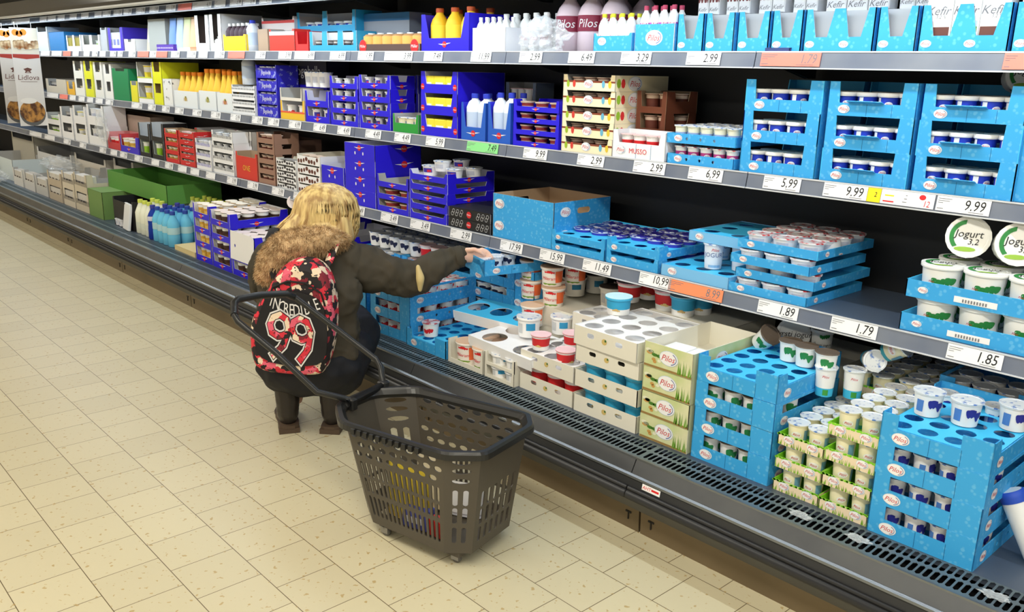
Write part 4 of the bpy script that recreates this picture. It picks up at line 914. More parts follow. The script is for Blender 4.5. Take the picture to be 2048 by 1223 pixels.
for nm, xl, xr, n, hh in (('right flat cup trays', 1212, 1316, 2, .050), ('left flat cup trays', 1102, 1208, 2, .044)):
    stack(xs(xl, Y2, Z2), Y2, Z2, 0, xs(xr, Y2, Z2) - xs(xl, Y2, Z2), .38, hh, n, G(low=.62, pl=.018, pr=.018, side='low', mo=SKY, mi=SKYIN, decal='pilos', sheet=(3, 4, .026, .6, 'sky_blue_sheet')), ('cup', 'violet', 3, 4, 'low violet foil cup', 1.0), 'shallow blue tray', nm, rows=[2, 3], toprows=[1, 2, 3], pitch=hh)
xa = xs(985, Y2, Z2); xb = xs(1106, Y2, Z2)
stack(xa, Y2, Z2, 0, xb - xa - .004, .36, .098, 2, G(low=1, side='grip', mo=SKY, mi=KRAFT, decal='pilosbig'), None, 'tall blue carton', 'plain blue carton pile', topkw=G(low=1, side='grip', mo=SKY, mi=KRAFT, decal='pilosbig'))
MT = G(low=.6, pl=.012, pr=.012, sl=.015, mo=NAVY, mi=C((214, 214, 226)), decal='muller', side='post')
MBX = G(low=1, side='full', mo=NAVY, mi=C((214, 214, 226)), decal='mullerbig')
disp('S2', 897, 982, 420, 2, G(low=1, side='full', mo=mat('black_board', (30, 30, 32), .5), mi=C((214, 206, 214)), decal='hex', closed=True), None, 'flat black hexagon carton', 'right of royal blue trays')
x0, x1, Y, Z, H = disp('S2', 820, 895, 343, 5, MT, None, 'shallow royal blue tray', 'blue tray pile on lowest shelf')
x0, x1, Y, Z, H = disp('S2', 820, 895, 343, 1, G(low=.02, pl=.001, pr=.001, mo=NAVY, side='low'), None, 'blue liner', 'inside blue tray pile') if False else (x0, x1, Y, Z, H)
for i in range(6):
    inst(cup('white' if i % 2 else 'mcup', .043, .05), (x0 + .07 + .095 * (i % 3), Y + .08 + .12 * (i // 3), Z + H - .03 if i not in (1, 4) else Z + H + .0), (0, 0, .4), 'low white cup on blue tray pile, %s' % ('front left', 'front middle', 'front right', 'back left', 'back middle', 'back right')[i], 'yogurt cup', 'cups on the blue tray pile')
disp('S2', 755, 819, 352, 3, G(low=.45, pl=.014, pr=.014, mo=NAVY, mi=GREYB, decal='muller', side='post'), ('cup', 'tan', 2, 3, 'pale cup', .8), 'royal blue open tray', 'half empty blue pile', rows=[0], toprows=[])
disp('S2', 692, 753, 287, 4, MBX, None, 'tall royal blue carton', 'tall blue carton pile')
disp('S2', 645, 690, 332, 2, MBX, None, 'royal blue carton', 'blue cartons left of tall blue pile')
disp('S2', 645, 690, 308, 1, G(low=.02, mo=C((120, 70, 56))), None, 'x', 'x') if False else None
COWB = G(low=.85, pl=.01, pr=.01, mo=WHITE, mi=CREAM, decal='cow', side='full')
disp('S2', 597, 643, 310, 4, COWB, ('cup', 'brown', 3, 3, 'brown dessert cup', .9), 'brown cow patterned tray', 'cow patterned pile', rows=[], toprows=[0])
disp('S2', 555, 595, 318, 5, G(low=.7, pl=.01, pr=.01, mo=WHITE, mi=CREAM, decal='cow', band=(60, 56, 60), side='post'), ('cup', 'darkcup', 3, 2, 'dark dessert cup', .85), 'white tray with dark scallops', 'scalloped tray pile', rows=[0])
BRN = C((152, 116, 98))
disp('S2', 518, 553, 266, 5, G(low=.5, pl=.02, pr=.02, mo=BRN, mi=C((110, 80, 66)), side='post'), ('cup', 'brown', 3, 2, 'brown cup', .8), 'brown cardboard tray', 'brown tray pile', rows=[0])
disp('S2', 549, 592, 278, 1, G(low=.5, pl=.05, pr=.05, mo=BRN, mi=C((90, 64, 54)), side='win'), ('cup', 'brown', 3, 2, 'brown cup', .25), 'brown open carton', 'behind scalloped pile', back=.18, d=.2, rows=[0])
disp('S2', 474, 516, 305, 1, G(low=.85, pl=.02, pr=.02, mo=C((208, 56, 44)), mi=KRAFT, side='full', txt=('ONE', .05, (230, 180, 60)), decal=None), None, 'red ornate carton', 'lowest shelf beside brown pile')
disp('S2', 478, 508, 262, 2, G(low=.6, pl=.03, pr=.03, mo=WHITE, mi=GREYB, side='full', decal='dots'), ('pack', ((226, 226, 224), (60, 62, 60)), 3, 1, 'white carton with dark mark', .7), 'tall white carton', 'behind red ornate carton', back=.12, d=.25)
disp('S2', 428, 470, 262, 4, G(low=.6, pl=.02, pr=.02, mo=WHITE, mi=GREYB, side='full', decal='dots'), ('cup', 'white', 3, 2, 'white cup', .8), 'white display tray', 'white pile left of ornate carton', rows=[0])
disp('S2', 394, 426, 278, 3, G(low=.6, pl=.02, pr=.02, mo=WHITE, mi=GREYB, side='full', decal='dots', band=(80, 70, 180)), ('cup', 'white', 3, 2, 'white cup', .8), 'white tray with dark marks', 'white pile right of red pile', rows=[0])
REDB = C((206, 40, 40))
disp('S2', 394, 432, 258, 1, G(low=.6, pl=.04, pr=.02, mo=REDB, mi=WHITE, side='full'), ('cup', 'redcup', 3, 2, 'red cup', .6), 'red white open carton', 'behind white pile', back=.15, d=.2, rows=[0])
disp('S2', 362, 392, 262, 5, G(low=.7, pl=.02, pr=.02, mo=REDB, mi=KRAFT, side='full', decal='muller'), ('cup', 'redcup', 3, 2, 'red cup', .85), 'red display tray', 'red tray pile', rows=[0])
disp('S2', 333, 360, 258, 4, G(low=.5, pl=.02, pr=.02, mo=REDB, mi=KRAFT, side='full', decal='mullerposts'), ('cup', 'dessert', 3, 2, 'caramel cup', .85), 'red display tray', 'second red tray pile', rows=[0])
BLKB = mat('black_board', (30, 30, 32), .5)
for k, (a_, b_) in enumerate(((306, 331), (281, 304))):
    disp('S2', a_, b_, 246, 2, G(low=.25, pl=.03, pr=.03, mo=BLKB, mi=C((190, 194, 198)), side='full'), ('cup', 'greencup', 2, 3, 'green white cup', .85), 'black open carton', ('right', 'left') [k] + ' green cup pile', rows=[0, 1], skip=(1,))
disp('S2', 240, 279, 272, 1, G(low=.38, pl=.05, pr=.05, mo=C((64, 44, 200)), mi=GREYB, side='full', decal='muller'), ('cup', 'dessert', 3, 2, 'amber cup', .8), 'blue violet open tray', 'lowest shelf right of pink tray', rows=[0])
disp('S2', 217, 243, 265, 1, G(low=.4, pl=.03, pr=.03, mo=C((196, 60, 66)), mi=C((226, 150, 150)), side='full'), ('cup', 'redcup', 3, 2, 'red cup', .7), 'pinkish red open tray', 'lowest shelf left of violet tray', rows=[0])
disp('S2', 215, 305, 228, 1, G(low=1, side='full', mo=C((186, 164, 150)), mi=KRAFT), None, 'long brown carton', 'behind the violet tray', back=.20, d=.2)
for k, (a_, b_, t_, n, cc, wd_) in enumerate([(180, 214, 210, 2, ('cup', 'white', 3, 2, 'white cup', .8), 'tall white carton'), (152, 178, 212, 2, ('cup', 'yellowcup', 2, 2, 'yellow cup', .7), 'white window carton'), (126, 150, 214, 2, ('cup', 'darkcup', 2, 2, 'dark cup', .7), 'white window carton'), (96, 124, 226, 2, ('cup', 'greencup', 3, 2, 'green cup', .7), 'narrow white carton')]):
    disp('S2', a_, b_, t_, n, G(low=.45, pl=.05, pr=.05, mo=WHITE, mi=GREYB, side='full'), cc, wd_, ('pile with plastic wrap', 'yellow cup pile', 'dark cup pile', 'far left green pile')[k], rows=[0])

# ---------------- S3, middle shelf
K3 = G(low=.38, pl=.035, pr=.045, sl=.004, mo=SKY, mi=SKYIN, decal='pilos', side='post')
K3T = dict(K3)
for k, (a_, b_, t_, nm) in enumerate([(1820, 1985, 165, 'right blue cup pile'), (1638, 1800, 155, 'middle blue cup pile'), (1478, 1632, 150, 'left blue cup pile')]):
    Y, Z = FR['S3']; x0 = xs(a_, Y, Z)
    stack(x0, Y, Z, 0, .285, .33, .104, 3, dict(K3, flaps=(k < 2)), ('cup', 'bluecup', 4, 4, 'deep blue cup', .70), 'blue open front tray', nm, rows=[0, 1], toprows=[0, 1, 3])
inst(cup('tub', .05, .08), (xs(2010, 2.86, 1.50), 2.93, 1.545), (math.radians(80), 0, math.radians(35)), 'tub with orange printed lid in the dark behind blue cups', 'tub')
stack(xs(2000, *FR['S3']) + .03, FR['S3'][0] + .01, FR['S3'][1], 0, .29, .33, .104, 3, K3, ('cup', 'bluecup', 4, 4, 'deep blue cup', .70), 'blue open front tray', 'blue pile cut by picture edge', rows=[0])
FRT = G(low=1, side='full', mo=SKY, mi=SKYIN, decal='pilos', holes=3)
Y, Z = FR['S3']; x0 = xs(1333, Y, Z); w_ = xs(1470, Y, Z) - x0 - .006
for k in range(2):
    stack(x0 - .006 * k, Y, Z + k * .075, math.radians(1.5 * k), w_, .30, .036, 1, FRT, ('cup', 'pink' if k == 0 else 'kidcup', 5, 4, 'small %s cup' % ('pink', 'patterned')[k], .97), 'shallow blue tray with holes', 'small cup pile, %s tier' % ('lower', 'upper')[k], rows=[0, 1, 2, 3] if k else [0], pitch=.068)
disp('S3', 1224, 1330, 262, 1, G(low=.55, pl=.022, pr=.022, sl=.01, mo=WHITE, mi=WHITE, side='full', decal='pilos', txt=('MUSSO', .028, (214, 40, 50)), sidelogo=False), ('cup', 'redcup', 4, 1, 'maroon banded cup', .85), 'white front carton', 'right of kids dessert pile', d=.10, back=-.004)
KID = G(low=.62, pl=.022, pr=.022, mo=mat('yellow_drip_board', (242, 228, 190), .5), mi=GREYB, decal='piloskid', side='full')
stack(xs(1122, *FR['S3']), FR['S3'][0], FR['S3'][1], 0, xs(1226, *FR['S3']) - xs(1122, *FR['S3']) - .004, .33, .0625, 5, KID, ('cup', 'brown', 4, 3, 'brown dessert cup', .85), 'cream tray with drip print', 'kids dessert pile', rows=[0])
stack(xs(1226, *FR['S3']) + .003, FR['S3'][0] + .125, FR['S3'][1], 0, .15, .20, .085, 3, G(low=.3, pl=.02, pr=.02, mo=C((120, 66, 46)), mi=KRAFT, side='post'), ('cup', 'brown', 2, 2, 'brown dessert cup', .9), 'brown dessert tray', 'pile right of kids dessert pile', rows=[0, 1])
MP = G(low=.42, pl=.018, pr=.018, sl=.006, mo=NAVY, mi=NAVY, decal='muller', side='post')
disp('S3', 1025, 1118, 200, 4, dict(MP, mi=NAVY), ('cup', 'tan', 3, 3, 'tan cup', .85), 'royal blue tray', 'tan cup pile', rows=[0])
disp('S3', 1010, 1070, 165, 1, G(low=.5, pl=.02, pr=.02, mo=C((96, 110, 130)), mi=GREYB, side='full'), ('cup', 'redcup', 4, 2, 'shadowed cup', .9), 'grey carton', 'behind tan cup pile', back=.22, d=.12, rows=[0])
for k, (a_, b_) in enumerate(((975, 1022), (922, 972))):
    disp('S3', a_, b_, 205, 1, G(low=.35, pl=.014, pr=.014, sl=.02, mo=C((30, 90, 190)), mi=C((40, 40, 200)), side='full', decal='muller'), ('bot', 'bluecap', 2, 2, 'blue white drink bottle', 1.25), 'bright blue carton', ('right', 'left')[k] + ' drink carton', rows=[0, 1])
disp('S3', 842, 916, 143, 3, G(low=.42, pl=.035, pr=.035, sl=.014, mo=NAVY, mi=C((206, 206, 226)), decal='mullerposts', side='full'), ('pack', ((236, 220, 60), (236, 236, 230)), 3, 1, 'yellow white pack', .8), 'royal blue carton', 'yellow pack pile')
disp('S3', 786, 838, 228, 1, G(low=.5, pl=.014, pr=.014, sl=.01, mo=C((40, 150, 56)), mi=GREYB, side='full'), ('cup', 'fruit', 3, 2, 'pale cup', .8), 'green open tray', 'left of yellow pack pile', rows=[0])
disp('S3', 786, 838, 150, 3, G(low=.5, pl=.02, pr=.02, mo=C((30, 26, 150)), mi=GREYB, side='full', decal='muller'), ('cup', 'white', 2, 1, 'white cup', .8), 'royal blue tray', 'blue pile behind green tray', back=.17, d=.17)
MU2 = G(low=.42, pl=.022, pr=.022, sl=.01, mo=NAVY, mi=C((206, 206, 226)), decal='muller', side='post')
disp('S3', 720, 782, 150, 4, MU2, ('cup', 'mcup', 3, 3, 'white cup', .82), 'royal blue tray', 'right white cup pile', rows=[0])
disp('S3', 662, 718, 152, 4, MU2, ('cup', 'white', 3, 3, 'white cup', .82), 'royal blue tray', 'left white cup pile', rows=[0])
disp('S3', 612, 660, 182, 2, G(low=.4, pl=.02, pr=.02, sl=.01, mo=NAVY, mi=C((206, 206, 226)), decal='muller', side='post'), ('cup', 'mcup', 2, 2, 'large white cup', .85), 'royal blue tray', 'large cup pile', rows=[0], toprows=[])
Y, Z = FR['S3']
for i in range(3): inst(cup('white', .042, .085), (xs(622 + 14 * i, Y + .06, Z + .12), Y + .07, Z + .20), (0, 0, .3), 'tall white cup on top of large cup pile, %s from left' % ordw(i), 'yogurt cup', 'tall white cups on the large cup pile')
disp('S3', 562, 610, 200, 1, G(low=.42, pl=.02, pr=.02, mo=C((236, 190, 50)), mi=WHITE, side='full', band=(226, 90, 60)), ('cup', 'redwhite', 2, 2, 'red white cup', .75), 'yellow cow carton', 'lower left of large cup pile', rows=[0])
Yb, Zb = FR['S3']; xb = xs(562, Yb, Zb)
zt = zs(200, xb, Yb)
inst(crate(xs(606, Yb, Zb) - xb, .15, .075, low=.25, pl=.012, pr=.012, mo=C((222, 216, 204)), mi=GREYB, side='full'), (xb, Yb, zt + .001), (0, 0, 0), 'grey beige open tray on top of the yellow cow carton', 'tray')
inst(crate(.45, .16, .15, low=1, side='full', mo=mat('dark_print_board', (36, 34, 52), .5), txt=('Jogobella', .085, (196, 196, 200))), (xs(563, Yb + .15, 1.40) + .10, Yb + .16, 1.42), (0, 0, 0), 'dark carton with large pale lettering near shelf top', 'tray')
inst(crate(.45, .16, .204, low=1, side='full', mo=NAVY, closed=True), (xs(563, Yb + .15, 1.40) + .10, Yb + .16, 1.2145), (0, 0, 0), 'royal blue carton under the dark lettered carton', 'tray')
disp('S3', 516, 558, 130, 4, G(low=.78, pl=.012, pr=.012, mo=mat('blue_jogobella_board', (44, 40, 190), .45, pat='noise', rgb2=(150, 160, 220), scale=30, thr=(.36, .42)), mi=NAVY, side='full', txt=('Jogobella', .035, (236, 236, 244))), ('cup', 'mcup', 3, 2, 'fruit cup', .9), 'blue lettered tray', 'blue lettered pile', rows=[0])
disp('S3', 466, 512, 170, 4, G(low=.7, pl=.012, pr=.012, mo=WHITE, mi=GREYB, side='full', decal='dots', band=(50, 60, 70)), ('cup', 'white', 3, 2, 'white cup', .8), 'white tray with dark slots', 'slotted white pile', rows=[0])
inst(bottle('bluecap', .045, .20), (xs(500, Y + .07, 1.36), Y + .07, zs(170, xs(490, Y, Z), Y) + .002), (0, 0, .3), 'tall pale blue bottle on slotted white pile', 'bottle')
for k, (a_, b_, cc, im) in enumerate([(436, 468, ('bot', 'juice', 3, 2, 'pale juice bottle', 2.2), (200, 50, 60)), (400, 434, ('bot', 'juice', 3, 2, 'orange juice bottle', 2.2), (150, 170, 90)), (350, 398, ('bot', 'juice', 4, 2, 'orange juice bottle', 2.2), (196, 160, 80))]):
    disp('S3', a_, b_, 182 if k else 186, 1, G(low=1, side='full', mo=C((226, 230, 232)), mi=WHITE, decal='slots', txt=('100%', .035, im)), cc, 'white fruit print carton', ('third', 'second', 'first')[k] + ' juice carton', d=.3)
disp('S3', 329, 348, 158, 1, G(low=1, side='full', mo=mat('bird_print_board', (232, 232, 230), .5, pat='noise', rgb2=(70, 72, 76), scale=26, thr=(.34, .40)), closed=True), None, 'white bird print carton', 'left of juice cartons')
disp('S3', 310, 328, 124, 2, G(low=.55, pl=.03, pr=.03, mo=C((226, 226, 30)), mi=C((176, 150, 90)), side='full'), ('cup', 'yellowcup', 2, 2, 'yellow cup', .6), 'bright yellow carton', 'left of bird print carton', rows=[0])
disp('S3', 279, 309, 124, 2, G(low=.28, pl=.01, pr=.01, mo=WHITE, mi=GREYB, side='full', band=(200, 210, 60)), ('cup', 'yellowcup', 2, 2, 'yellow white bucket', .85), 'white open tray', 'yellow bucket pile', rows=[0, 1])
disp('S3', 264, 278, 162, 1, G(low=.8, pl=.02, pr=.02, mo=C((230, 222, 50)), mi=GREYB, side='full'), None, 'small yellow carton', 'right of green carton')
disp('S3', 229, 262, 137, 1, G(low=.92, pl=.08, pr=.08, mo=C((20, 134, 80)), mi=C((150, 176, 160)), side='full'), None, 'green open carton', 'middle shelf far left')
for k, (a_, b_, t_, mo_, cc) in enumerate([(212, 228, 128, (236, 236, 232), 'white'), (192, 210, 124, (232, 232, 228), 'yellowcup'), (173, 190, 122, (226, 228, 40), 'yellowcup'), (152, 171, 122, (236, 236, 230), 'yellowcup')]):
    disp('S3', a_, b_, t_, 2, G(low=.45, pl=.05, pr=.05, mo=C(mo_), mi=GREYB, side='full'), ('cup', cc, 2, 2, 'small cup', .55), ('white', 'white', 'yellow', 'white')[k] + ' window carton', '%s pile left of green carton' % ordw(k), rows=[0])
disp('S3', 136, 151, 163, 1, G(low=.45, pl=.05, pr=.05, mo=C((236, 180, 40)), mi=GREYB, side='full'), ('cup', 'white', 2, 2, 'white cup', .7), 'small orange yellow carton', 'beside the cream carton', rows=[0])
disp('S3', 94, 134, 158, 1, G(low=.5, pl=.08, pr=.3, mo=C((206, 200, 186)), mi=GREYB, side='full'), ('cup', 'darkcup', 6, 2, 'dark cup', .8), 'cream grey carton', 'middle shelf near posters', rows=[0])

# ---------------- S4, upper shelf
KE = [(1352, 1405, 25, 1, 0), (1408, 1466, 25, 1, 0), (1472, 1536, 23, 1, 0), (1540, 1601, 22, 1, 0), (1605, 1745, 20, 2, 0), (1750, 1829, 17, 1, 0), (1834, 2015, 14, 2, 1), (2020, 2200, 10, 2, 1)]
for k, (a_, b_, t_, nw, full) in enumerate(KE):
    Y, Z = FR['S4']; x0 = xs(a_, Y, Z); x1 = xs(b_, Y, Z); H = .128
    nm = 'notched carton %s from picture edge' % ordw(len(KE) - 1 - k)
    inst(crate(x1 - x0 - .003, .30, H, low=.34, pl=.022, pr=.022, sl=.018, mo=SKY, mi=C((168, 172, 178)), decal='kefir', side='full', nwin=nw), (x0, Y, Z), (0, 0, 0), 'sky blue carton with cut-out front, %s' % nm, 'tray', 'sky blue notched cartons')
    n = max(2, int((x1 - x0) / .062))
    if full:
        for i in range(n):
            inst(pack((x1 - x0 - .02) / n - .002, .06, .235, (240, 240, 240), 'kefir' if i % 2 == 0 else 'kefirg'), (x0 + .008 + (x1 - x0 - .02) / n * i, Y + .008, Z + .004), (0, 0, 0), 'white kefir carton, %s from left, in %s' % (ordw(i), nm), 'drink carton', 'white kefir cartons')
    else:
        a = MB(); a.slab([(0, 0), (x1 - x0 - .014, 0), (x1 - x0 - .014, H * .93), (0, H * .93)], .002, fr_front(0, 0), C((172, 176, 182)))
        o = link('grey_insert', a.mesh('grey_insert')); o.location = (x0 + .005, Y + .03, Z + .004); tag(o, 'grey cardboard insert inside %s' % nm, 'cardboard panel', 'grey inserts')
        for i in range(n):
            inst(pack((x1 - x0 - .02) / n - .004, .06, .195, (236, 236, 238), 'kefirhi'), (x0 + .010 + (x1 - x0 - .02) / n * i, Y + .10, Z + .004), (0, 0, 0), 'white kefir carton in rear, %s from left, in %s' % (ordw(i), nm), 'drink carton', 'white kefir cartons in the rear')
inst(crate(.09, .05, .010, low=1, side='full', mo=C((60, 76, 130)), closed=True), (xs(1530, FR['S4'][0] - .012, FR['S4'][1]), FR['S4'][0] - .012, FR['S4'][1]), (.1, 0, 0), 'flattened dark blue flap on the shelf edge', 'cardboard flap')
S4T = [
 (1268, 1349, 48, 1, G(low=1, side='full', mo=SKY, mi=WHITE, decal='pilosmid'), ('bot', 'pilosp', 4, 2, 'purple label bottle', 1.75), 'sky blue carton with large logo', 'upper shelf middle'),
 (1186, 1264, 66, 1, G(low=.85, pl=.012, pr=.012, side='full', mo=SKY, mi=WHITE, decal='pilosbig'), ('bot', 'pilosy', 4, 2, 'yellow capped bottle', 2.2), 'low sky blue carton', 'left of large logo carton'),
 (945, 1012, 55, 1, G(low=.95, pl=.1, pr=.05, side='full', mo=C((230, 232, 238)), mi=WHITE), ('bot', 'whiteb', 5, 3, 'white drink bottle', 1.5), 'white low carton', 'upper shelf beside yellow bottles'),
 (843, 940, 27, 1, G(low=.35, pl=.03, pr=.03, sl=.03, side='full', mo=NAVY, mi=C((60, 44, 200)), decal='muller'), ('bot', 'yellow', 3, 3, 'yellow orange bottle', 1.2), 'royal blue cut-out carton', 'upper shelf'),
 (718, 840, 88, 1, G(low=1, side='full', mo=C((88, 66, 60)), mi=WHITE, decal='mullerposts', pl=.08, pr=.08), ('bot', 'coffee', 6, 2, 'iced coffee cup', 3.0), 'low dark brown carton', 'left of royal blue carton'),
 (620, 714, 62, 1, G(low=.3, pl=.03, pr=.03, nwin=3, side='full', mo=C((50, 160, 206)), mi=WHITE), ('cup', 'darkcup', 5, 2, 'dark white cup', .55), 'blue white window carton', 'lower, left of iced coffee'),
 (540, 590, 58, 1, G(low=.9, pl=.02, pr=.02, side='full', mo=C((224, 60, 48)), mi=GREYB, band=(222, 214, 214)), None, 'red carton with pale top', 'left of red carton'),
 (592, 618, 62, 1, G(low=.35, pl=.02, pr=.01, side='full', mo=C((214, 50, 50)), mi=RED), None, 'red open carton', 'between red and blue cartons'),
 (517, 538, 58, 1, G(low=1, side='full', mo=C((176, 152, 130))), None, 'plain brown carton', 'left of red carton'),
 (448, 494, 69, 1, G(low=.9, pl=.03, pr=.03, side='full', mo=C((236, 200, 40)), mi=WHITE), ('bot', 'jar', 5, 2, 'dark jar with white cap', 1.75), 'yellow carton', 'left of pale blue bottle'),
 (422, 446, 28, 1, G(low=.22, pl=.05, pr=.05, side='full', mo=WHITE, mi=C((96, 84, 78))), ('bot', 'whiteb', 2, 1, 'small white bottle', .4), 'tall white window carton', 'left of yellow carton'),
 (393, 420, 30, 1, G(low=.22, pl=.05, pr=.05, side='full', mo=WHITE, mi=C((96, 84, 78))), ('cup', 'redcup', 1, 1, 'red white cup', .6), 'tall white window carton', 'right of the pouches'),
 (250, 272, 78, 1, G(low=.75, pl=.08, pr=.08, side='full', mo=WHITE, mi=GREYB), None, 'low white carton', 'upper shelf left part'),
 (219, 249, 55, 1, G(low=.12, pl=.06, pr=.06, side='full', mo=C((70, 50, 200)), mi=GREYB), ('pack', ((206, 214, 236), (120, 130, 190)), 4, 1, 'silver blue pack', .8), 'violet cut-out carton', 'upper shelf left part'),
 (204, 217, 55, 1, G(low=.9, side='full', mo=C((176, 182, 188)), mi=GREYB), None, 'grey carton', 'left of violet carton'),
 (166, 202, 70, 1, G(low=.4, pl=.04, pr=.04, nwin=2, side='full', mo=WHITE, mi=GREYB), ('cup', 'greencup', 4, 1, 'green pack', .7), 'white window carton', 'left of grey carton'),
 (135, 164, 70, 1, G(low=.3, pl=.03, pr=.03, nwin=2, side='full', mo=WHITE, mi=GREYB), ('pack', ((150, 140, 60), None), 3, 1, 'olive pack', .85), 'white carton of olive packs', 'right of blue box'),
 (101, 131, 64, 1, G(low=1, side='full', mo=C((30, 120, 186)), closed=True), None, 'plain blue carton', 'near the posters'),
 (78, 98, 54, 1, G(low=.8, side='full', mo=C((206, 220, 232)), mi=GREYB), None, 'pale script carton', 'behind the posters')]
for t in S4T: disp('S4', *t[:5], t[5], t[6], t[7], rows=[0, 1] if t[5] and t[5][0] == 'bot' else None)
disp('S4', 596, 712, 22, 2, G(low=.3, pl=.03, pr=.03, nwin=2, side='full', mo=C((40, 160, 210)), mi=C((206, 212, 220))), ('cup', 'bluecup', 6, 1, 'blue pattern cup', .5), 'blue white carton', 'rear pile above window carton', back=.14, d=.18)
disp('S4', 716, 820, 26, 1, G(low=1, side='full', mo=C((150, 156, 166)), band=(40, 110, 160)), None, 'long grey blue carton', 'behind the iced coffee', back=.20, d=.15)
disp('S4', 526, 592, 34, 2, G(low=.8, pl=.02, pr=.02, side='full', mo=C((226, 216, 212)), mi=WHITE, band=(206, 50, 46)), None, 'white red printed carton', 'behind red carton', back=.12, d=.18)
inst(bottle('bluecap', .042, .19), (xs(508, 2.72, 1.62), 2.72, 1.6163), (0, 0, .4), 'pale bottle with blue cap on the upper shelf', 'bottle')
for i in range(8):
    inst(bottle('pink', .060, .245), (xs(1122, 2.78, 1.62) + .128 * (i % 3) + .05 * (i // 3), 2.83 + .125 * (i // 3) if i < 6 else 2.99, 1.6163), (0, 0, .4), 'large pink red bottle behind plastic wrap, number %s from left' % ordw(i) if False else 'large pink bottle by plastic wrap, %s row %s' % (('front', 'middle', 'rear')[i // 3], ordw(i % 3)), 'bottle', 'large pink bottles') if i < 6 else None
Y, Z = FR['S4']
for i in range(7):
    for j in range(2):
        inst(bottle('whiteb', .030, .165), (xs(1012, Y + .12, Z) + .065 * i, Y + .12 + .07 * j + .0, Z), (0, 0, .4), 'slim white bottle behind plastic wrap, %s row %s' % (('front', 'rear')[j], ordw(i)), 'bottle', 'slim white bottles') if i < 5 else None
for i in range(4):
    x0 = xs(335 + 14 * i, Y + .02, Z)
    inst(pouch(.13, .235, [(110, 150, 214), (180, 196, 220), (214, 220, 170), (226, 190, 150)][i], [(180, 200, 70), (200, 206, 214), (220, 224, 200), (226, 150, 110)][i]), (x0, Y + .02, Z), (-.06, 0, 0), ('blue and green', 'silver blue', 'pale yellow', 'orange and white')[i] + ' stand-up food pouch on upper shelf', 'pouch', 'stand-up pouches')
disp('S4', 300, 334, 38, 1, G(low=1, side='full', mo=C((176, 180, 176))), None, 'tall plain grey carton', 'left of the pouches', back=.05, d=.25)
disp('S4', 314, 348, 89, 1, G(low=1, side='full', mo=C((90, 60, 176)), decal='dots', band=(220, 214, 240), closed=True), None, 'low violet strip carton', 'in front of grey carton', back=-.004, d=.045)
inst(pack(.16, .05, .23, (214, 206, 190), (240, 240, 240)), (xs(278, Y, Z), Y + .06, Z), (-.12, 0, 0), 'leaning white script pack on the upper shelf', 'carton')

# crumpled transparent film
FILM = mat('clear_plastic_film', (235, 240, 244), .12, alpha=.24, spec=1.0)
def film(name, c, s, seed, label):
    bm = bmesh.new(); bmesh.ops.create_icosphere(bm, subdivisions=4, radius=1)
    for v in bm.verts:
        p = v.co.copy(); n = noise.fractal(p * 2.3 + Vector((seed, 0, 0)), 1, 2, 4) * .45 + abs(noise.noise(p * 6 + Vector((0, seed, 0)))) * .25
        v.co = p * (.8 + n)
    zmin = min(v.co.z for v in bm.verts)
    me = bpy.data.meshes.new(name); bm.to_mesh(me); bm.free(); me.materials.append(FILM)
    o = link(name, me); o.scale = s; o.location = (c[0], c[1], c[2] - zmin * s[2]); tag(o, label, 'plastic film')
film('plastic_wrap', (xs(1085, 2.70, 1.64), 2.70, 1.575), (.14, .055, .085), 3, 'crumpled clear plastic wrap hanging over the upper shelf edge')
film('plastic_wrap', (xs(205, 2.55, .95), 2.545, .84), (.14, .03, .14), 5, 'crumpled clear plastic wrap on the lowest shelf at left')
film('plastic_wrap', (-9.3, 2.55, .47), (.42, .18, .07), 9, 'clear plastic film lying over far left cartons')
film('plastic_wrap', (-10.2, 2.20, .30), (.16, .08, .05), 2, 'small crumpled film on the deck edge at far left')
for k, px in enumerate((1590, 1700, 1965)):
    film('plastic_scrap', (P(px, 1035 + (px - 1590) * .48, Z=.30).x, 2.20, .2965), (.036, .020, .004), 4 + k, 'thin clear plastic scrap on the grille, %s from left' % ordw(k))
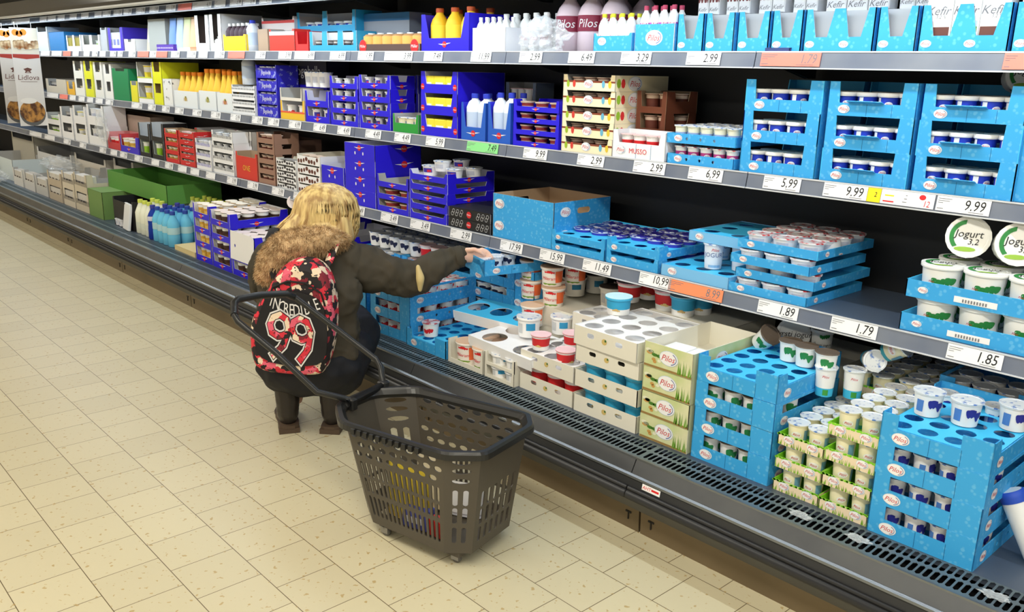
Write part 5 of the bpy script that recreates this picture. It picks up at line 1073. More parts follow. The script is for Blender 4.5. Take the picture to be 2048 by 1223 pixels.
# ================================================================== the crouching shopper
PO = Vector((-3.17, 1.75, 0)); PEX = Vector((.674, .738, 0)).normalized(); PEY = Vector((-PEX.y, PEX.x, 0))
PM = Matrix((PEX, PEY, Vector((0, 0, 1)))).transposed().to_4x4(); PM.translation = PO
PMI = PM.inverted()
def L(px, py, ly):
    """person-local point seen at a pixel, on the upright plane ly metres in front of her heels"""
    d = ray(px, py); t = ((PO + PEY * ly - CAM).dot(PEY)) / d.dot(PEY)
    return PMI @ (CAM + d * t)
def blob(name, chains, voxel, sm=4, nz=0.0, nsc=8.0, sub=2):
    bm = bmesh.new()
    for ch in chains:
        for a, b in (zip(ch, ch[1:]) if len(ch) > 1 else [(ch[0], ch[0])]):
            A, B = Vector(a[:3]), Vector(b[:3]); ra = a[3:] if len(a) == 6 else (a[3],) * 3; rb = b[3:] if len(b) == 6 else (b[3],) * 3
            n = max(1, int((A - B).length / (min(min(ra), min(rb)) * .35)))
            for i in range(n + 1):
                t = i / n; p = A.lerp(B, t); r = [x + (y - x) * t for x, y in zip(ra, rb)]
                bmesh.ops.create_icosphere(bm, subdivisions=sub, radius=1, matrix=Matrix.Translation(p) @ Matrix.Diagonal((*r, 1)))
    me = bpy.data.meshes.new(name); bm.to_mesh(me); bm.free()
    o = bpy.data.objects.new('tmp', me); COL.objects.link(o)
    m = o.modifiers.new('r', 'REMESH'); m.mode = 'VOXEL'; m.voxel_size = voxel
    m = o.modifiers.new('s', 'SMOOTH'); m.factor = .6; m.iterations = sm
    bpy.context.view_layer.update(); dg = bpy.context.evaluated_depsgraph_get()
    r = bpy.data.meshes.new_from_object(o.evaluated_get(dg)); bpy.data.objects.remove(o); r.name = name
    if nz:
        nn = [v.normal.copy() for v in r.vertices]
        for v, n_ in zip(r.vertices, nn):
            p = v.co
            k = noise.noise(Vector((p.x * nsc, p.y * nsc, p.z * nsc * .8))) + .5 * noise.noise(p * nsc * 2.3)
            v.co = p + n_ * (nz * k)
    r.polygons.foreach_set('use_smooth', [True] * len(r.polygons)); return r
SKIN = mat('skin', (232, 190, 168), .5, pat='noise', rgb2=(222, 172, 150), scale=14, thr=(.3, .7))
JACK = mat('olive_grey_jacket', (74, 67, 56), .8, spec=.2, pat='noise', rgb2=(64, 60, 51), scale=7, thr=(.3, .7), bump=.25)
TROU = mat('black_trousers', (20, 20, 26), .7, bump=.15)
FUR = mat('brown_fur', (228, 198, 154), .8, pat='noise', rgb2=(164, 132, 94), scale=36, thr=(.35, .65))
BOOT = mat('black_leather_boot', (40, 34, 30), .38)
SOLE = mat('brown_boot_sole', (78, 62, 48), .6)
def hairmat():
    m = bpy.data.materials.new('blonde_hair'); m.use_nodes = True; nt = m.node_tree; b = nt.nodes['Principled BSDF']
    tc = nt.nodes.new('ShaderNodeTexCoord'); mp = nt.nodes.new('ShaderNodeMapping'); mp.inputs['Scale'].default_value = (44, 44, 3)
    n = nt.nodes.new('ShaderNodeTexNoise'); n.inputs['Scale'].default_value = 1; r = nt.nodes.new('ShaderNodeValToRGB')
    r.color_ramp.elements[0].position = .36; r.color_ramp.elements[1].position = .62
    r.color_ramp.elements[0].color = lin((172, 136, 84)); r.color_ramp.elements[1].color = lin((234, 206, 140))
    nt.links.new(tc.outputs['Object'], mp.inputs[0]); nt.links.new(mp.outputs[0], n.inputs[0]); nt.links.new(n.outputs[0], r.inputs[0]); nt.links.new(r.outputs[0], b.inputs['Base Color'])
    b.inputs['Roughness'].default_value = .42; return m
HAIR = hairmat()
H = L(925, 512, .24)     # wrist
hx, hy, hz = H
body = [[(0, .05, .28, .15, .12, .10), (0, .06, .45, .13, .10, .1), (.0, .08, .62, .14, .09, .1), (.01, .12, .76, .13, .08, .05)],
        [(.02, .14, .80, .055), (.045, .18, .90, .05)],
        [(.06, .19, .935, .075, .090, .105)], [(.075, .255, .90, .045, .04, .06)], [(.10, .29, .925, .012, .018, .016)], [(-.015, .20, .925, .012, .02, .026)], [(.135, .185, .925, .012, .02, .026)],
        [(.17, .14, .75, .055), (.44, .20, .655, .045), (hx, hy, hz, .028)],
        [(-.17, .14, .74, .055), (-.24, .30, .56, .042), (-.10, .44, .50, .028)],
        [(.10, .06, .25, .085), (.14, .31, .42, .058), (.09, .10, .12, .040)], [(-.10, .06, .25, .085), (-.17, .38, .42, .062), (-.09, .10, .12, .040)],
        [(hx, hy, hz, .026, .024, .028), (hx + .045, hy + .01, hz + .004, .034, .018, .036), (hx + .075, hy + .014, hz - .002, .030, .016, .036)]]
for k, (dz, ln, cu) in enumerate([(.030, .062, .30), (.012, .070, .38), (-.008, .066, .42), (-.026, .052, .48)]):
    x0 = hx + .085; p = [(x0, hy + .016, hz + dz, .0095)]
    a = -.15
    for s in range(3):
        a -= cu; q = p[-1]; sl = ln * (.42, .33, .25)[s]
        p.append((q[0] + sl * math.cos(a), q[1] - .15 * sl * s, q[2] + sl * math.sin(a), .0092 - .0008 * s))
    body.append(p)
body.append([(hx + .02, hy - .01, hz + .030, .012), (hx + .055, hy - .024, hz + .036, .0105), (hx + .082, hy - .028, hz + .024, .009), (hx + .098, hy - .024, hz + .010, .008)])
for k, (dx, dy) in enumerate([(-.03, .06), (-.01, .07), (.01, .068), (.028, .055)]):
    body.append([(-.10 + dx * .6, .46, .50, .010), (-.10 + dx, .46 + dy * .7, .49, .009), (-.10 + dx, .46 + dy, .465, .008)])
body.append([(-.08, .45, .51, .012), (-.05, .49, .52, .009)]); body.append([(-.10, .44, .50, .028, .03, .018), (-.10, .475, .498, .034, .03, .014)])
bme = blob('person', body, .0048, 3); bme.materials.append(SKIN)
person = link('person', bme); person.matrix_world = PM
tag(person, 'crouching person in olive grey jacket with blonde hair, right arm reaching into the shelf', 'person')
for sx in (-1, 1):
    a = MB(); a.lathe([(.0005, -.010), (.008, -.006), (.010, 0), (.008, .006), (.0005, .010)], WHITE, 12); a.lathe([(.0005, .0106), (.004, .0098)], C((70, 96, 120)), 10)
    link('eye', a.mesh('eye'), person, tr(.09 + sx * .032, .272, .945) @ Matrix.Rotation(math.radians(-90), 4, 'X'))
a = MB(); a.lathe([(.0005, -.004), (.020, 0), (.0005, .004)], C((176, 84, 80)), 14); link('mouth', a.mesh('mouth'), person, tr(.10, .292, .880) @ Matrix.Rotation(math.radians(-90), 4, 'X') @ Matrix.Diagonal((1, .35, 1, 1)))
# jacket
jk = [[(-.008, .04, .345, .232, .130, .035), (-.006, .04, .45, .226, .125, .06), (0, .05, .60, .222, .118, .08), (.005, .08, .72, .205, .108, .075), (.01, .12, .79, .165, .095, .05), (.02, .14, .83, .105, .08, .035)],
      [(.165, .12, .745, .09, .09, .085), (.26, .15, .695, .095, .090, .105), (.36, .18, .655, .09, .085, .088), (.445, .20, .648, .078, .075, .076), (.52, .215, .690, .068, .066, .068), (.60, .23, .735, .055, .055, .056), (hx - .018, hy, hz, .047, .047, .049)],
      [(-.165, .12, .735, .085), (-.22, .20, .64, .080), (-.25, .31, .55, .070), (-.15, .41, .51, .048)],
      [(.10, .02, .60, .14, .10, .12)]]
jme = blob('jacket', jk, .008, 5, .015, 11.0)
for v in jme.vertices:   # creases across the sleeve and the waist
    p = v.co
    if p.x > .22:
        v.co = p + v.normal * .0055 * (1 - abs(math.sin((p.x * 34 + p.z * 30) + 4 * noise.noise(p * 7)))) ** 2 * min(1, (p.x - .22) * 8)
    else: v.co = p + v.normal * .007 * (1 - abs(math.sin(p.z * 20 + p.x * 16 + 4 * noise.noise(p * 6)))) ** 2
jme.materials.append(JACK)
jacket = link('jacket', jme, person)
cf = MB()
ax = (Vector((hx, hy, hz)) - Vector((.60, .23, .735))).normalized()
cfr = [(.046, -.03), (.050, -.024), (.048, -.018), (.051, -.012), (.048, -.006), (.050, 0), (.046, .006), (.036, .008)]
q = ax.to_track_quat('Z', 'Y').to_matrix().to_4x4()
cf.lathe(cfr, JACK, 22, tr(hx - .004, hy, hz) @ q); link('cuff', cf.mesh('cuff'), jacket)
pt = L(838, 556, .115); pm = blob('elbow_patch', [[(pt.x - .004, pt.y, pt.z + .046, .010, .016, .014), (pt.x + .006, pt.y - .008, pt.z, .019, .018, .03), (pt.x + .004, pt.y + .004, pt.z - .048, .010, .016, .014)]], .004, 3); pm.materials.append(mat('tan_patch', (206, 184, 128), .6))
tag(link('elbow_patch', pm, jacket), 'tan patch at the elbow')
# fur hood
fch = [[(.150, .055, .835, .032), (.10, .02, .845, .052), (.02, .0, .838, .062), (-.06, -.01, .815, .070), (-.120, -.01, .765, .060), (-.150, -.01, .705, .042)], [(.03, .03, .80, .07, .05, .05), (-.06, .02, .77, .06, .05, .05)]]
fm_ = blob('fur_hood', fch, .008, 3, .006, 22)
f2 = MB(); R_ = random.Random(11)
vs = [(v.co.copy(), v.normal.copy()) for v in fm_.vertices]
f2.v = [tuple(v.co) for v in fm_.vertices]; f2.f = [tuple(p.vertices) for p in fm_.polygons]; f2.mi = [0] * len(f2.f); f2.sm = [True] * len(f2.f); f2.mats = [FUR]
for k in range(9000):
    p, n_ = vs[R_.randrange(len(vs))]
    d = (n_ + Vector((R_.uniform(-.6, .6), R_.uniform(-.6, .6), R_.uniform(-.9, .3)))).normalized(); s_ = d.cross(Vector((R_.random(), R_.random(), R_.random()))).normalized() * .0014
    ln = R_.uniform(.012, .026); m_ = p + d * ln * .5 + n_ * .002; e = p + d * ln + Vector((0, 0, -.004))
    f2.add([p - s_, p + s_, m_ + s_ * .7, m_ - s_ * .7, e], [(0, 1, 2, 3), (3, 2, 4)], FUR)
link('fur_hood', f2.mesh('fur_hood'), jacket)
# hair
hb = blob('hair', [[(.058, .185, .955, .105, .112, .098)], [(.055, .15, .93, .112, .09, .09), (.06, .12, .88, .112, .075, .06), (.07, .11, .85, .10, .06, .04)], [(-.02, .13, .90, .06, .06, .06), (-.085, .09, .862, .035, .04, .022)], [(.14, .14, .90, .048, .07, .07), (.150, .12, .845, .042, .05, .045), (.140, .10, .82, .035, .04, .025)]], .008, 4)
h2 = MB(); h2.v = [tuple(v.co) for v in hb.vertices]; h2.f = [tuple(p.vertices) for p in hb.polygons]; h2.mi = [0] * len(h2.f); h2.sm = [True] * len(h2.f); h2.mats = [HAIR]
for k in range(620):
    th = R_.uniform(-PI * .98, PI * .25) if k % 6 else R_.uniform(0, 2 * PI)
    c0 = Vector((.055 + .008 * R_.uniform(-1, 1), .19, 1.052)); ex_ = .1235 + R_.uniform(-.006, .008)
    side = math.cos(th); back = math.sin(th)
    zb = .79 + .03 * R_.random() + (.045 if side < -.3 else 0)
    pts = []
    for s in range(11):
        t = s / 10; g = min(1, t * 1.9); rr = math.sin(g * PI / 2)
        xx = .058 + side * ex_ * rr + .006 * math.sin(t * 9 + k) * t; yy = .185 + back * (.119 if back < 0 else .106) * rr * (1 - .25 * max(0, t - .6))
        zz = 1.058 - (1 - math.cos(g * PI / 2)) * .11 - max(0, t - .45) / .55 * (.94 - zb)
        if side < -.2: xx += -.075 * max(0, t - .55) / .45 * (-side); yy -= .05 * max(0, t - .6)
        if side > .3: xx += .012 * math.sin(t * PI) - .022 * max(0, t - .8) / .2
        if back < 0: yy -= .012 * t
        pts.append((xx, yy, zz))
    h2.tube(pts, [.0016 + .0022 * math.sin(PI * min(1, .15 + .8 * s / 10)) for s in range(11)], HAIR, 4)
link('hair', h2.mesh('hair'), person)
# trousers
tme = blob('trousers', [[(.0, .03, .29, .232, .155, .13), (.0, .05, .24, .20, .14, .085)], [(.12, .06, .26, .115), (.18, .24, .38, .10), (.15, .32, .42, .078), (.12, .20, .24, .065), (.090, .10, .205, .056)], [(-.11, .06, .26, .11), (-.19, .40, .42, .08), (-.12, .24, .24, .07), (-.085, .09, .21, .056)], [(.19, .12, .36, .07, .1, .07)]], .009, 4, .006, 10)
tme.materials.append(TROU); link('trousers', tme, person)
def boot(sx, x, rz):
    m = blob('boot', [[(0, .045, .235, .060, .060, .02), (0, .045, .20, .058, .058, .03), (0, .045, .13, .054, .056, .04), (0, .05, .075, .050, .057, .04)], [(0, .045, .055, .040, .045, .035), (0, .13, .055, .040, .05, .030), (0, .20, .048, .043, .045, .024)]], .006, 3, .003, 14); m.materials.append(BOOT)
    M = tr(x, -.012, 0) @ Matrix.Rotation(rz, 4, 'Z')
    o = link('boot', m, person, M)
    a = MB(); ol = [(-.036, 0), (-.040, .05), (-.038, .12), (-.046, .19), (-.034, .245), (0, .262), (.034, .245), (.046, .19), (.038, .12), (.040, .05), (.036, 0), (.02, -.012), (-.02, -.012)]
    a.slab([(p[0] * 1.12, p[1]) for p in ol], .014, fr_top(0, 0, .034), SOLE); a.slab([(-.044, -.012), (.044, -.012), (.044, .07), (-.044, .07)], .022, fr_top(0, 0, .0215), SOLE); a.slab([(p[0] * 1.05, p[1]) for p in ol if p[1] > .11], .020, fr_top(0, 0, .021), SOLE)
    link('boot_sole', a.mesh('boot_sole'), o); return o
boot(-1, -.088, math.radians(18)); boot(1, .088, math.radians(-4))

# ---- backpack
def packmat(name, base, blk):
    m = bpy.data.materials.new(name); m.use_nodes = True; nt = m.node_tree; b = nt.nodes['Principled BSDF']; N = nt.nodes
    tc = N.new('ShaderNodeTexCoord'); wn = N.new('ShaderNodeTexNoise'); wn.inputs['Scale'].default_value = 30; ad = N.new('ShaderNodeMix'); ad.data_type = 'RGBA'; ad.blend_type = 'ADD'; ad.inputs[0].default_value = .045
    nt.links.new(tc.outputs['Object'], wn.inputs[0]); nt.links.new(tc.outputs['Object'], ad.inputs[6]); nt.links.new(wn.outputs[1], ad.inputs[7])
    v = N.new('ShaderNodeTexVoronoi'); v.inputs['Scale'].default_value = 34; nt.links.new(ad.outputs[2], v.inputs['Vector'])
    sp = N.new('ShaderNodeSeparateColor'); nt.links.new(v.outputs['Color'], sp.inputs[0])
    r = N.new('ShaderNodeValToRGB'); r.color_ramp.interpolation = 'CONSTANT'; e = r.color_ramp.elements
    e[0].position = 0; e[0].color = lin((26, 20, 24)); e[1].position = blk; e[1].color = lin((214, 44, 62))
    for p_, c_ in ((blk + (1 - blk) * .38, (232, 96, 120)), (blk + (1 - blk) * .55, (238, 214, 186)), (blk + (1 - blk) * .88, (130, 30, 44))): q_ = e.new(p_); q_.color = lin(c_)
    nt.links.new(sp.outputs[0], r.inputs[0])
    d2 = N.new('ShaderNodeTexVoronoi'); d2.inputs['Scale'].default_value = 96; nt.links.new(ad.outputs[2], d2.inputs['Vector'])
    r2 = N.new('ShaderNodeValToRGB'); r2.color_ramp.elements[0].position = .26; r2.color_ramp.elements[1].position = .30; r2.color_ramp.elements[0].color = (1, 1, 1, 1); r2.color_ramp.elements[1].color = (0, 0, 0, 1)
    nt.links.new(d2.outputs['Distance'], r2.inputs[0]); s2 = N.new('ShaderNodeSeparateColor'); nt.links.new(d2.outputs['Color'], s2.inputs[0])
    gt = N.new('ShaderNodeMath'); gt.operation = 'GREATER_THAN'; gt.inputs[1].default_value = .62; nt.links.new(s2.outputs[1], gt.inputs[0])
    mu = N.new('ShaderNodeMath'); mu.operation = 'MULTIPLY'; nt.links.new(gt.outputs[0], mu.inputs[0]); nt.links.new(r2.outputs[0], mu.inputs[1])
    mx = N.new('ShaderNodeMix'); mx.data_type = 'RGBA'; nt.links.new(mu.outputs[0], mx.inputs[0]); nt.links.new(r.outputs[0], mx.inputs[6]); mx.inputs[7].default_value = lin((30, 20, 24))
    nt.links.new(mx.outputs[2], b.inputs['Base Color']); b.inputs['Roughness'].default_value = .7; return m
PAT = packmat('rose_and_skull_print', 0, .42); PBLK = mat('black_backpack_cloth', (26, 24, 26), .75, bump=.15)
Y0, Y1 = -.062, -.185
outl = [L(px, py, -.16) for px, py in [(516, 742), (502, 715), (498, 660), (507, 622), (535, 575), (560, 535), (592, 520), (628, 522), (655, 545), (668, 590), (671, 650), (664, 700), (652, 740), (640, 752), (580, 750)]]
ol2 = [(p.x, p.z) for p in outl]
cxx = sum(p[0] for p in ol2) / len(ol2); czz = sum(p[1] for p in ol2) / len(ol2)
def smooth_loop(o, it=2):
    for _ in range(it):
        n = len(o); o = [q for i in range(n) for q in (((.75 * o[i][0] + .25 * o[(i + 1) % n][0]), (.75 * o[i][1] + .25 * o[(i + 1) % n][1])), ((.25 * o[i][0] + .75 * o[(i + 1) % n][0]), (.25 * o[i][1] + .75 * o[(i + 1) % n][1])))]
    return o
ol3 = smooth_loop(ol2)
def sc_loop(s): return [(cxx + (a - cxx) * s, czz + (b - czz) * s) for a, b in ol3]
a = MB(); rings = []; ys = [(Y0, .97), (Y0 - .02, 1.0), (-.13, 1.0), (-.165, .97), (-.178, .93), (-.186, .86)]
n = len(ol3); V = []
for y, s in ys: V += [(x, y, z) for x, z in sc_loop(s)]
F = [(r * n + i, r * n + (i + 1) % n, (r + 1) * n + (i + 1) % n, (r + 1) * n + i) for r in range(len(ys) - 1) for i in range(n)] + [tuple(range(n)), tuple(range((len(ys) - 1) * n, len(ys) * n))]
a.add(V, F, PAT, None, False)
bp = link('backpack', a.mesh('backpack')); bp.matrix_world = PM
tag(bp, 'floral skull printed backpack with black front reading INCREDIBLE 99, worn by the crouching person', 'backpack')
fp = [(p.x, p.z) for p in [L(px, py, -.19) for px, py in [(514, 708), (508, 668), (520, 622), (534, 588), (560, 580), (612, 585), (646, 604), (656, 660), (652, 718), (628, 732), (550, 728)]]]
fp = smooth_loop(fp, 1); a = MB(); MF = frame((0, -.186, 0), (1, 0, 0), (0, 0, 1), (0, -1, 0))
a.slab(fp, .010, MF @ tr(0, 0, .010), PBLK)
fr_ = link('front_pocket', a.mesh('front_pocket'), bp); tag(fr_, 'black pocket with white word and two large printed nines')
a = MB(); z9 = -.1965
def textO(s, size, off, shear=0.0):
    c = bpy.data.curves.new('t', 'FONT'); c.body = s; c.align_x = 'CENTER'; c.align_y = 'CENTER'; c.offset = off; c.resolution_u = 2; c.fill_mode = 'FRONT'; c.shear = shear
    o = bpy.data.objects.new('t', c); me = o.to_mesh(); v = [(q.co.x * size, q.co.y * size) for q in me.vertices]; f = [tuple(q.vertices) for q in me.polygons]
    o.to_mesh_clear(); bpy.data.objects.remove(o); return v, f
PAT2 = packmat('bright_rose_print', 0, .12)
for k, (px, py, rot) in enumerate([(557, 672, .12), (604, 680, -.05)]):
    p = L(px, py, -.2); M = frame((p.x, -.1985, p.z), (1, 0, 0), (0, 0, 1), (0, -1, 0)) @ Matrix.Rotation(-rot, 4, 'Z') @ Matrix.Diagonal((.78, 1, 1, 1))
    v, f = textO('9', .29, .035); cx_ = (min(q[0] for q in v) + max(q[0] for q in v)) / 2; cy_ = (min(q[1] for q in v) + max(q[1] for q in v)) / 2
    a.flat([(q[0] - cx_, q[1] - cy_) for q in v], f, C((226, 222, 220)), M)
    v, f = textO('9', .29, .012); a.flat([(q[0] - cx_, q[1] - cy_) for q in v], f, PBLK, M @ tr(0, 0, .0008))
    v, f = textO('9', .29, .0); a.flat([(q[0] - cx_, q[1] - cy_) for q in v], f, PAT2, M @ tr(0, 0, .0016))
for k, ch_ in enumerate('INCREDIBLE'):
    t = (k - 4.5) / 4.5; p = L(588 + 45 * t, 620 - 16 * t * t + 4 * t, -.2)
    v, f = text2d(ch_, .052, 0); a.flat([(q[0] * .75, q[1] * 1.35) for q in v], f, C((228, 224, 222)), frame((p.x, -.1985, p.z), (1, 0, 0), (0, 0, 1), (0, -1, 0)) @ Matrix.Rotation(.32 * t, 4, 'Z'))
link('lettering', a.mesh('lettering'), fr_)
a = MB(); zp = [tuple(L(px, py, -.192)) for px, py in [(536, 600), (545, 574), (575, 562), (612, 566), (642, 586), (650, 612)]]; a.tube(zp, .004, PBLK, 6); link('zip', a.mesh('zip'), bp)
a = MB(); a.tube([(.045 - .05, -.07, .735), (-.0, -.11, .775), (.03, -.09, .775), (.045, -.06, .745)], .008, PBLK, 8); link('carry_loop', a.mesh('carry_loop'), bp)
for sx in (-1, 1):
    a = MB(); pts = [(sx * .09 - .01, -.06, .70), (sx * .115, -.045, .77), (sx * .135, .02, .852), (sx * .14, .10, .872), (sx * .15, .19, .82), (sx * .16, .22, .72)]
    a.tube(pts, [.022] * 6, PAT if sx > 0 else PBLK, 8, flatz=.35); link('shoulder_strap', a.mesh('shoulder_strap'), bp)
# ================================================================== rolling basket
BKM = mat('dark_grey_basket_plastic', (76, 70, 61), .42); BKR = mat('black_basket_rim', (34, 34, 34), .32); WH = mat('caster_grey', (150, 148, 144), .35, .5)
BA = math.radians(16); BKO = (-2.17, 1.645, 0)
bk = bpy.data.objects.new('shopping_basket', None); COL.objects.link(bk); bk.location = BKO; bk.rotation_euler = (0, 0, BA)
tag(bk, 'dark grey plastic rolling shopping basket with raised pull handle on the tiled floor', 'shopping basket')
RIM = [(-.323, -.08), (-.205, -.185), (.19, -.19), (.29, -.13), (.30, .125), (.245, .20), (-.21, .19), (-.323, .085)]
BOT = [(-.225, -.07), (-.135, -.145), (.180, -.170), (.255, -.125), (.262, .09), (.225, .145), (-.135, .150), (-.225, .07)]
ZB, ZT = .055, .405
def slot(cx, cy, w, h, r=None):
    n = 4; o = []
    for k in range(n + 1): t = PI * k / n; o.append((cx + w / 2 * math.cos(t), cy + h / 2 - w / 2 * .0 + .0 + (h * .12) * math.sin(t)))
    for k in range(n + 1): t = PI + PI * k / n; o.append((cx + w / 2 * math.cos(t), cy - h / 2 + (h * .12) * math.sin(t)))
    return o
def pan(mb, i, holes, t=.004):
    j = (i + 1) % 8; b0, b1, t0, t1 = BOT[i], BOT[j], RIM[i], RIM[j]
    def mp(s, u, off=0):
        bx = b0[0] + (b1[0] - b0[0]) * s; by = b0[1] + (b1[1] - b0[1]) * s; tx = t0[0] + (t1[0] - t0[0]) * s; ty = t0[1] + (t1[1] - t0[1]) * s
        x = bx + (tx - bx) * u; y = by + (ty - by) * u; n_ = Vector((b1[1] - b0[1], -(b1[0] - b0[0]), 0)).normalized()
        return (x - n_.x * off, y - n_.y * off, ZB + (ZT - ZB) * u)
    loops = [[Vector((s, u, 0)) for s, u in l] for l in [[(0, 0), (1, 0), (1, 1), (0, 1)]] + holes]
    tri = tessellate_polygon(loops); pts = [p for l in loops for p in l]
    mb.add([mp(p.x, p.y) for p in pts], tri, BKM); mb.add([mp(p.x, p.y, t) for p in pts], [f[::-1] for f in tri], BKM)
    for l in loops:
        n = len(l); mb.add([mp(p.x, p.y) for p in l] + [mp(p.x, p.y, t) for p in l], [(q, (q + 1) % n, n + (q + 1) % n, n + q) for q in range(n)], BKM)
def holes_for(kind):
    h = []
    if kind == 'long':
        for r, u in enumerate((.92, .83, .73)):
            for c in range(8): h.append(ell(.040, .028, 12, .08 + c * .118 + (.055 if r % 2 else 0) - .02, u))
        for u, hh in ((.575, .12), (.405, .12), (.19, .17)):
            for c in range(16): h.append(slot(.06 + c * .0585, u, .030, hh))
    elif kind == 'back':
        for r, u in enumerate((.93, .84, .74, .64, .54)):
            for c in range(8): h.append(ell(.042, .026, 12, .08 + c * .118 + (.05 if r % 2 else 0) - .02, u))
        for u, hh in ((.36, .12), (.17, .15)):
            for c in range(16): h.append(slot(.06 + c * .0585, u, .030, hh))
    elif kind == 'chamf':
        for u in (.92, .83, .73): h.append(ell(.27, .026, 14, .5, u))
        for u, hh in ((.56, .13), (.38, .13), (.18, .13)):
            for c in (.34, .66): h.append(slot(c, u, .16, hh))
    else:
        for u, hh in ((.52, .13), (.34, .13), (.16, .12)):
            for c in range(6): h.append(slot(.14 + c * .145, u, .070, hh))
    return h
KIND = ['chamf', 'long', 'chamf', 'end', 'chamf', 'back', 'chamf', 'end']
a = MB()
for i in range(8): pan(a, i, holes_for(KIND[i]))
a.slab([(x, y) for x, y in BOT], .006, fr_top(0, 0, ZB + .004), BKM, BKM, BKM, [rnd_rect(-.16 + c * .085, -.09 + r * .1, -.10 + c * .085, -.01 + r * .1, .012) for c in range(4) for r in range(2)])
a.slab([(-.125, -.125), (.22, -.145), (.23, .115), (-.125, .125)], .02, fr_top(0, 0, ZB - .001), BKM)
link('basket_body', a.mesh('basket_body'), bk)
def off_loop(o, d):
    cx = sum(p[0] for p in o) / len(o); cy = sum(p[1] for p in o) / len(o); r = []
    for x, y in o: l = math.hypot(x - cx, y - cy); r.append((x + (x - cx) / l * d, y + (y - cy) / l * d))
    return r
def round_corners(o, f=.16):
    n = len(o); r = []
    for i in range(n):
        p, a_, b_ = Vector(o[i]), Vector(o[i - 1]), Vector(o[(i + 1) % n]); l = min((p - a_).length, (p - b_).length) * f + .008
        A = p + (a_ - p).normalized() * l; B = p + (b_ - p).normalized() * l
        for t in (0, .25, .5, .75, 1): q = A * (1 - t) ** 2 + p * 2 * t * (1 - t) + B * t * t; r.append((q.x, q.y))
    return r
a = MB()
R1 = round_corners(RIM); R2 = round_corners(off_loop(RIM, .026)); R3 = round_corners(off_loop(RIM, .004)); n = len(R1)
lv = [(R3, .396), (R2, .393), (R2, .402), (R2, .412), (round_corners(off_loop(RIM, .020)), .420), (R3, .420), (R1, .414), (round_corners(off_loop(RIM, -.012)), .400), (round_corners(off_loop(RIM, -.010)), .388)]
a.add([(x, y, z) for r_, z in lv for x, y in r_], [(k * n + i, k * n + (i + 1) % n, (k + 1) * n + (i + 1) % n, (k + 1) * n + i) for k in range(len(lv) - 1) for i in range(n)], BKR)
for k in range(11): a.box(-.16 + k * .026, -.145 + k * .026, -.217, -.210, .394, .412, BKR)
link('rim', a.mesh('rim'), bk)
bi = (Matrix.Translation(BKO) @ Matrix.Rotation(BA, 4, 'Z')).inverted()
al = math.radians(39); hO = P(700, 800, Z=.42); hX = Vector((-math.sin(BA), math.cos(BA), 0)); hV = Vector((-math.cos(BA) * math.cos(al), -math.sin(BA) * math.cos(al), math.sin(al))); hN = hX.cross(hV)
hp = []
for px, py in [(702, 802), (688, 796), (634, 783), (552, 705), (476, 643), (469, 630), (468, 606), (476, 598), (520, 590), (572, 587), (590, 594), (680, 662), (752, 718), (762, 734), (766, 768)]:
    d = ray(px, py); t = (hO - CAM).dot(hN) / d.dot(hN); hp.append(bi @ (CAM + d * t))
a = MB(); a.tube(hp, .0115, BKR, 10); a.tube([p + Vector((.0, 0, .0)) for p in hp[5:11]], .0135, BKR, 10)
link('pull_handle', a.mesh('pull_handle'), bk)
a = MB(); a.tube([hp[0] + Vector((0, -.02, -.002)), hp[-1] + Vector((0, .02, -.002))], .014, BKR, 10)
for p in (hp[0], hp[-1]): a.bbox(p.x - .02, p.x + .02, p.y - .014, p.y + .014, p.z - .03, p.z + .012, BKR, .004)
link('hinge', a.mesh('hinge'), bk)
for x, y in ((-.105, -.115), (.19, -.12), (.20, .10), (-.105, .115)):
    a = MB(); a.lathe([(.014, ZB - .02), (.012, ZB - .028), (.006, ZB - .030)], WH, 12, tr(x, y, 0)); a.box(x - .012, x + .016, y - .011, y - .009, .012, .034, WH); a.box(x - .012, x + .016, y + .009, y + .011, .012, .034, WH)
    w = link('caster', a.mesh('caster'), bk); b = MB(); M = tr(x + .004, y, .0165) @ Matrix.Rotation(PI / 2, 4, 'X') @ tr(0, 0, -.008)
    b.lathe([(.0005, 0), (.014, 0), (.0165, .003), (.0165, .013), (.014, .016), (.0005, .016)], C((90, 88, 84)), 16, M); link('wheel', b.mesh('wheel'), w)
# shopping inside
B2W = Matrix.Translation(BKO) @ Matrix.Rotation(BA, 4, 'Z')
def inb(x, y, z): return tuple(B2W @ Vector((x, y, z)))
for k, (x, y, z, w, h, c1, c2, rot, lb, nm) in enumerate([(-.13, -.09, .062, .19, .20, (222, 196, 60), (206, 170, 50), (0, 0, .25), 'yellow snack bag standing inside the rolling basket', 'snack_bag'), (-.10, .03, .062, .17, .22, (214, 204, 180), (196, 180, 150), (0, 0, .3), 'pale beige bag at the back inside the basket', 'snack_bag'), (.03, .02, .062, .15, .12, (226, 226, 230), (200, 200, 210), (0, 0, .5), 'white pouch inside the basket on the right', 'food_pouch')]):
    pr = pouch(w, h, c1, c2); o = inst((nm, pr[1], []), inb(x, y, z), rot, lb, 'bag')
inst(('carton_pack', pack(.10, .05, .07, (84, 96, 190), (226, 226, 236))[1], []), inb(-.03, -.12, .062), (0, 0, BA + .05), 'blue and white pack at the front inside the basket', 'pack')
inst(('carton_pack', pack(.06, .04, .06, (214, 50, 44), None)[1], []), inb(.075, -.12, .062), (0, 0, BA - .1), 'small red pack beside the blue one inside the basket', 'pack')
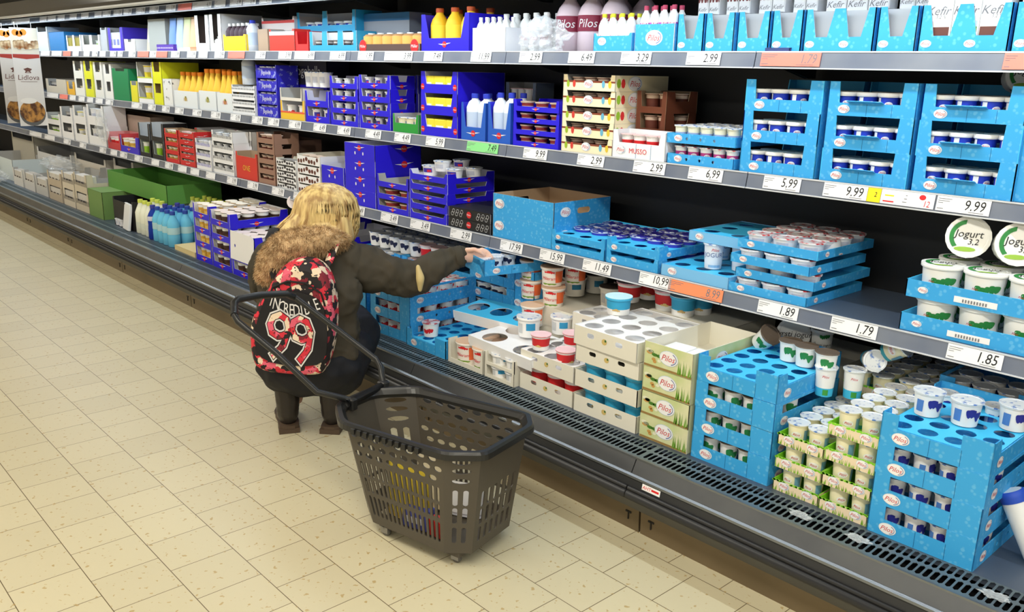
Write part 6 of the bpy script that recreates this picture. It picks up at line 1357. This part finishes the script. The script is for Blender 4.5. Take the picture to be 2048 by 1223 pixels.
# ================================================================== hanging posters
def poster(x, label, grp):
    w, h = .245, .93; a = MB()
    PW = mat('poster_paper', (226, 222, 218), .5)
    FOOD = mat('poster_food_print', (226, 206, 170), .5, pat='noise', rgb2=(150, 96, 50), scale=14, thr=(.36, .60)); FOOD2 = mat('poster_waffle_print', (196, 140, 70), .5, pat='noise', rgb2=(84, 50, 30), scale=18, thr=(.38, .58)); 
    M = frame((x, 0, 0), (0, 1, 0), (0, 0, 1), (1, 0, 0))
    a.slab([(0, 0), (w, 0), (w, h), (0, h)], .003, M, PW)
    a.poly([(0.005, h * .74), (w - .005, h * .74), (w - .005, h * .995), (.005, h * .995)], C((232, 224, 206)), M @ tr(0, 0, .0006))
    for q in range(7): R_ = random.Random(q); a.bbox((.02 + .031 * q), (.055 + .031 * q), h * .78 + .02 * R_.random(), h * .84 + .04 * R_.random(), .001, .0022, FOOD, .008, M)
    for cx, cy in ((.07, .95), (.12, .94), (.17, .955)): a.flat(*fan(ell(.03, .03, 14, cx * .7, h * cy)), C((232, 140, 50)), M @ tr(0, 0, .0012))
    a.poly([(0.005, h * .70), (w * .5, h * .685), (w - .005, h * .70), (w - .005, h * .735), (.005, h * .735)], C((176, 60, 50)), M @ tr(0, 0, .001))
    a.flat(*fan(ell(w * .48, h * .13, 24, w * .5, h * .13)), C((96, 96, 96)), M @ tr(0, 0, .0008)); a.flat(*fan(ell(w * .46, h * .115, 24, w * .5, h * .15)), FOOD2, M @ tr(0, 0, .0012))
    a.flat(*fan(ell(w * .3, h * .03, 16, w * .4, h * .26)), C((240, 236, 230)), M @ tr(0, 0, .0016))
    a.poly([(w * .38, h * .545), (w * .62, h * .545), (w * .58, h * .565), (w * .66, h * .585), (w * .5, h * .60), (w * .34, h * .585), (w * .42, h * .565)], C((110, 70, 62)), M @ tr(0, 0, .0012), [[(w * .42, h * .550), (w * .58, h * .550), (w * .5, h * .562)]])
    v, f = text2d('Lidlova', .068, .1); a.flat([(p + w * .5, q + h * .50) for p, q in v], f, C((110, 70, 62)), M @ tr(0, 0, .0012))
    a.flat([(w * .2, h * .455), (w * .8, h * .455), (w * .8, h * .459), (w * .2, h * .459)], [(0, 1, 2, 3)], C((110, 70, 62)), M @ tr(0, 0, .0012))
    o = bpy.data.objects.new('hanging_poster', a.mesh('poster')); COL.objects.link(o)
    tag(o, label, 'poster', grp)
    for y in (.05, w - .05):
        b = MB(); b.tube([(x, y, h), (x, y, h + .05)], .002, WHITE, 5); link('hook', b.mesh('hook'), o)
    return o
for k, px in enumerate((84, 57)):
    X = P(px, 150, Y=2.585).x; o = poster(0, ('nearer', 'farther')[k] + ' of two hanging posters with waffle photos and brown lettering', 'hanging food posters')
    o.location = (X, 2.585 - .245, .895); o.rotation_euler = (0, 0, math.radians(0))
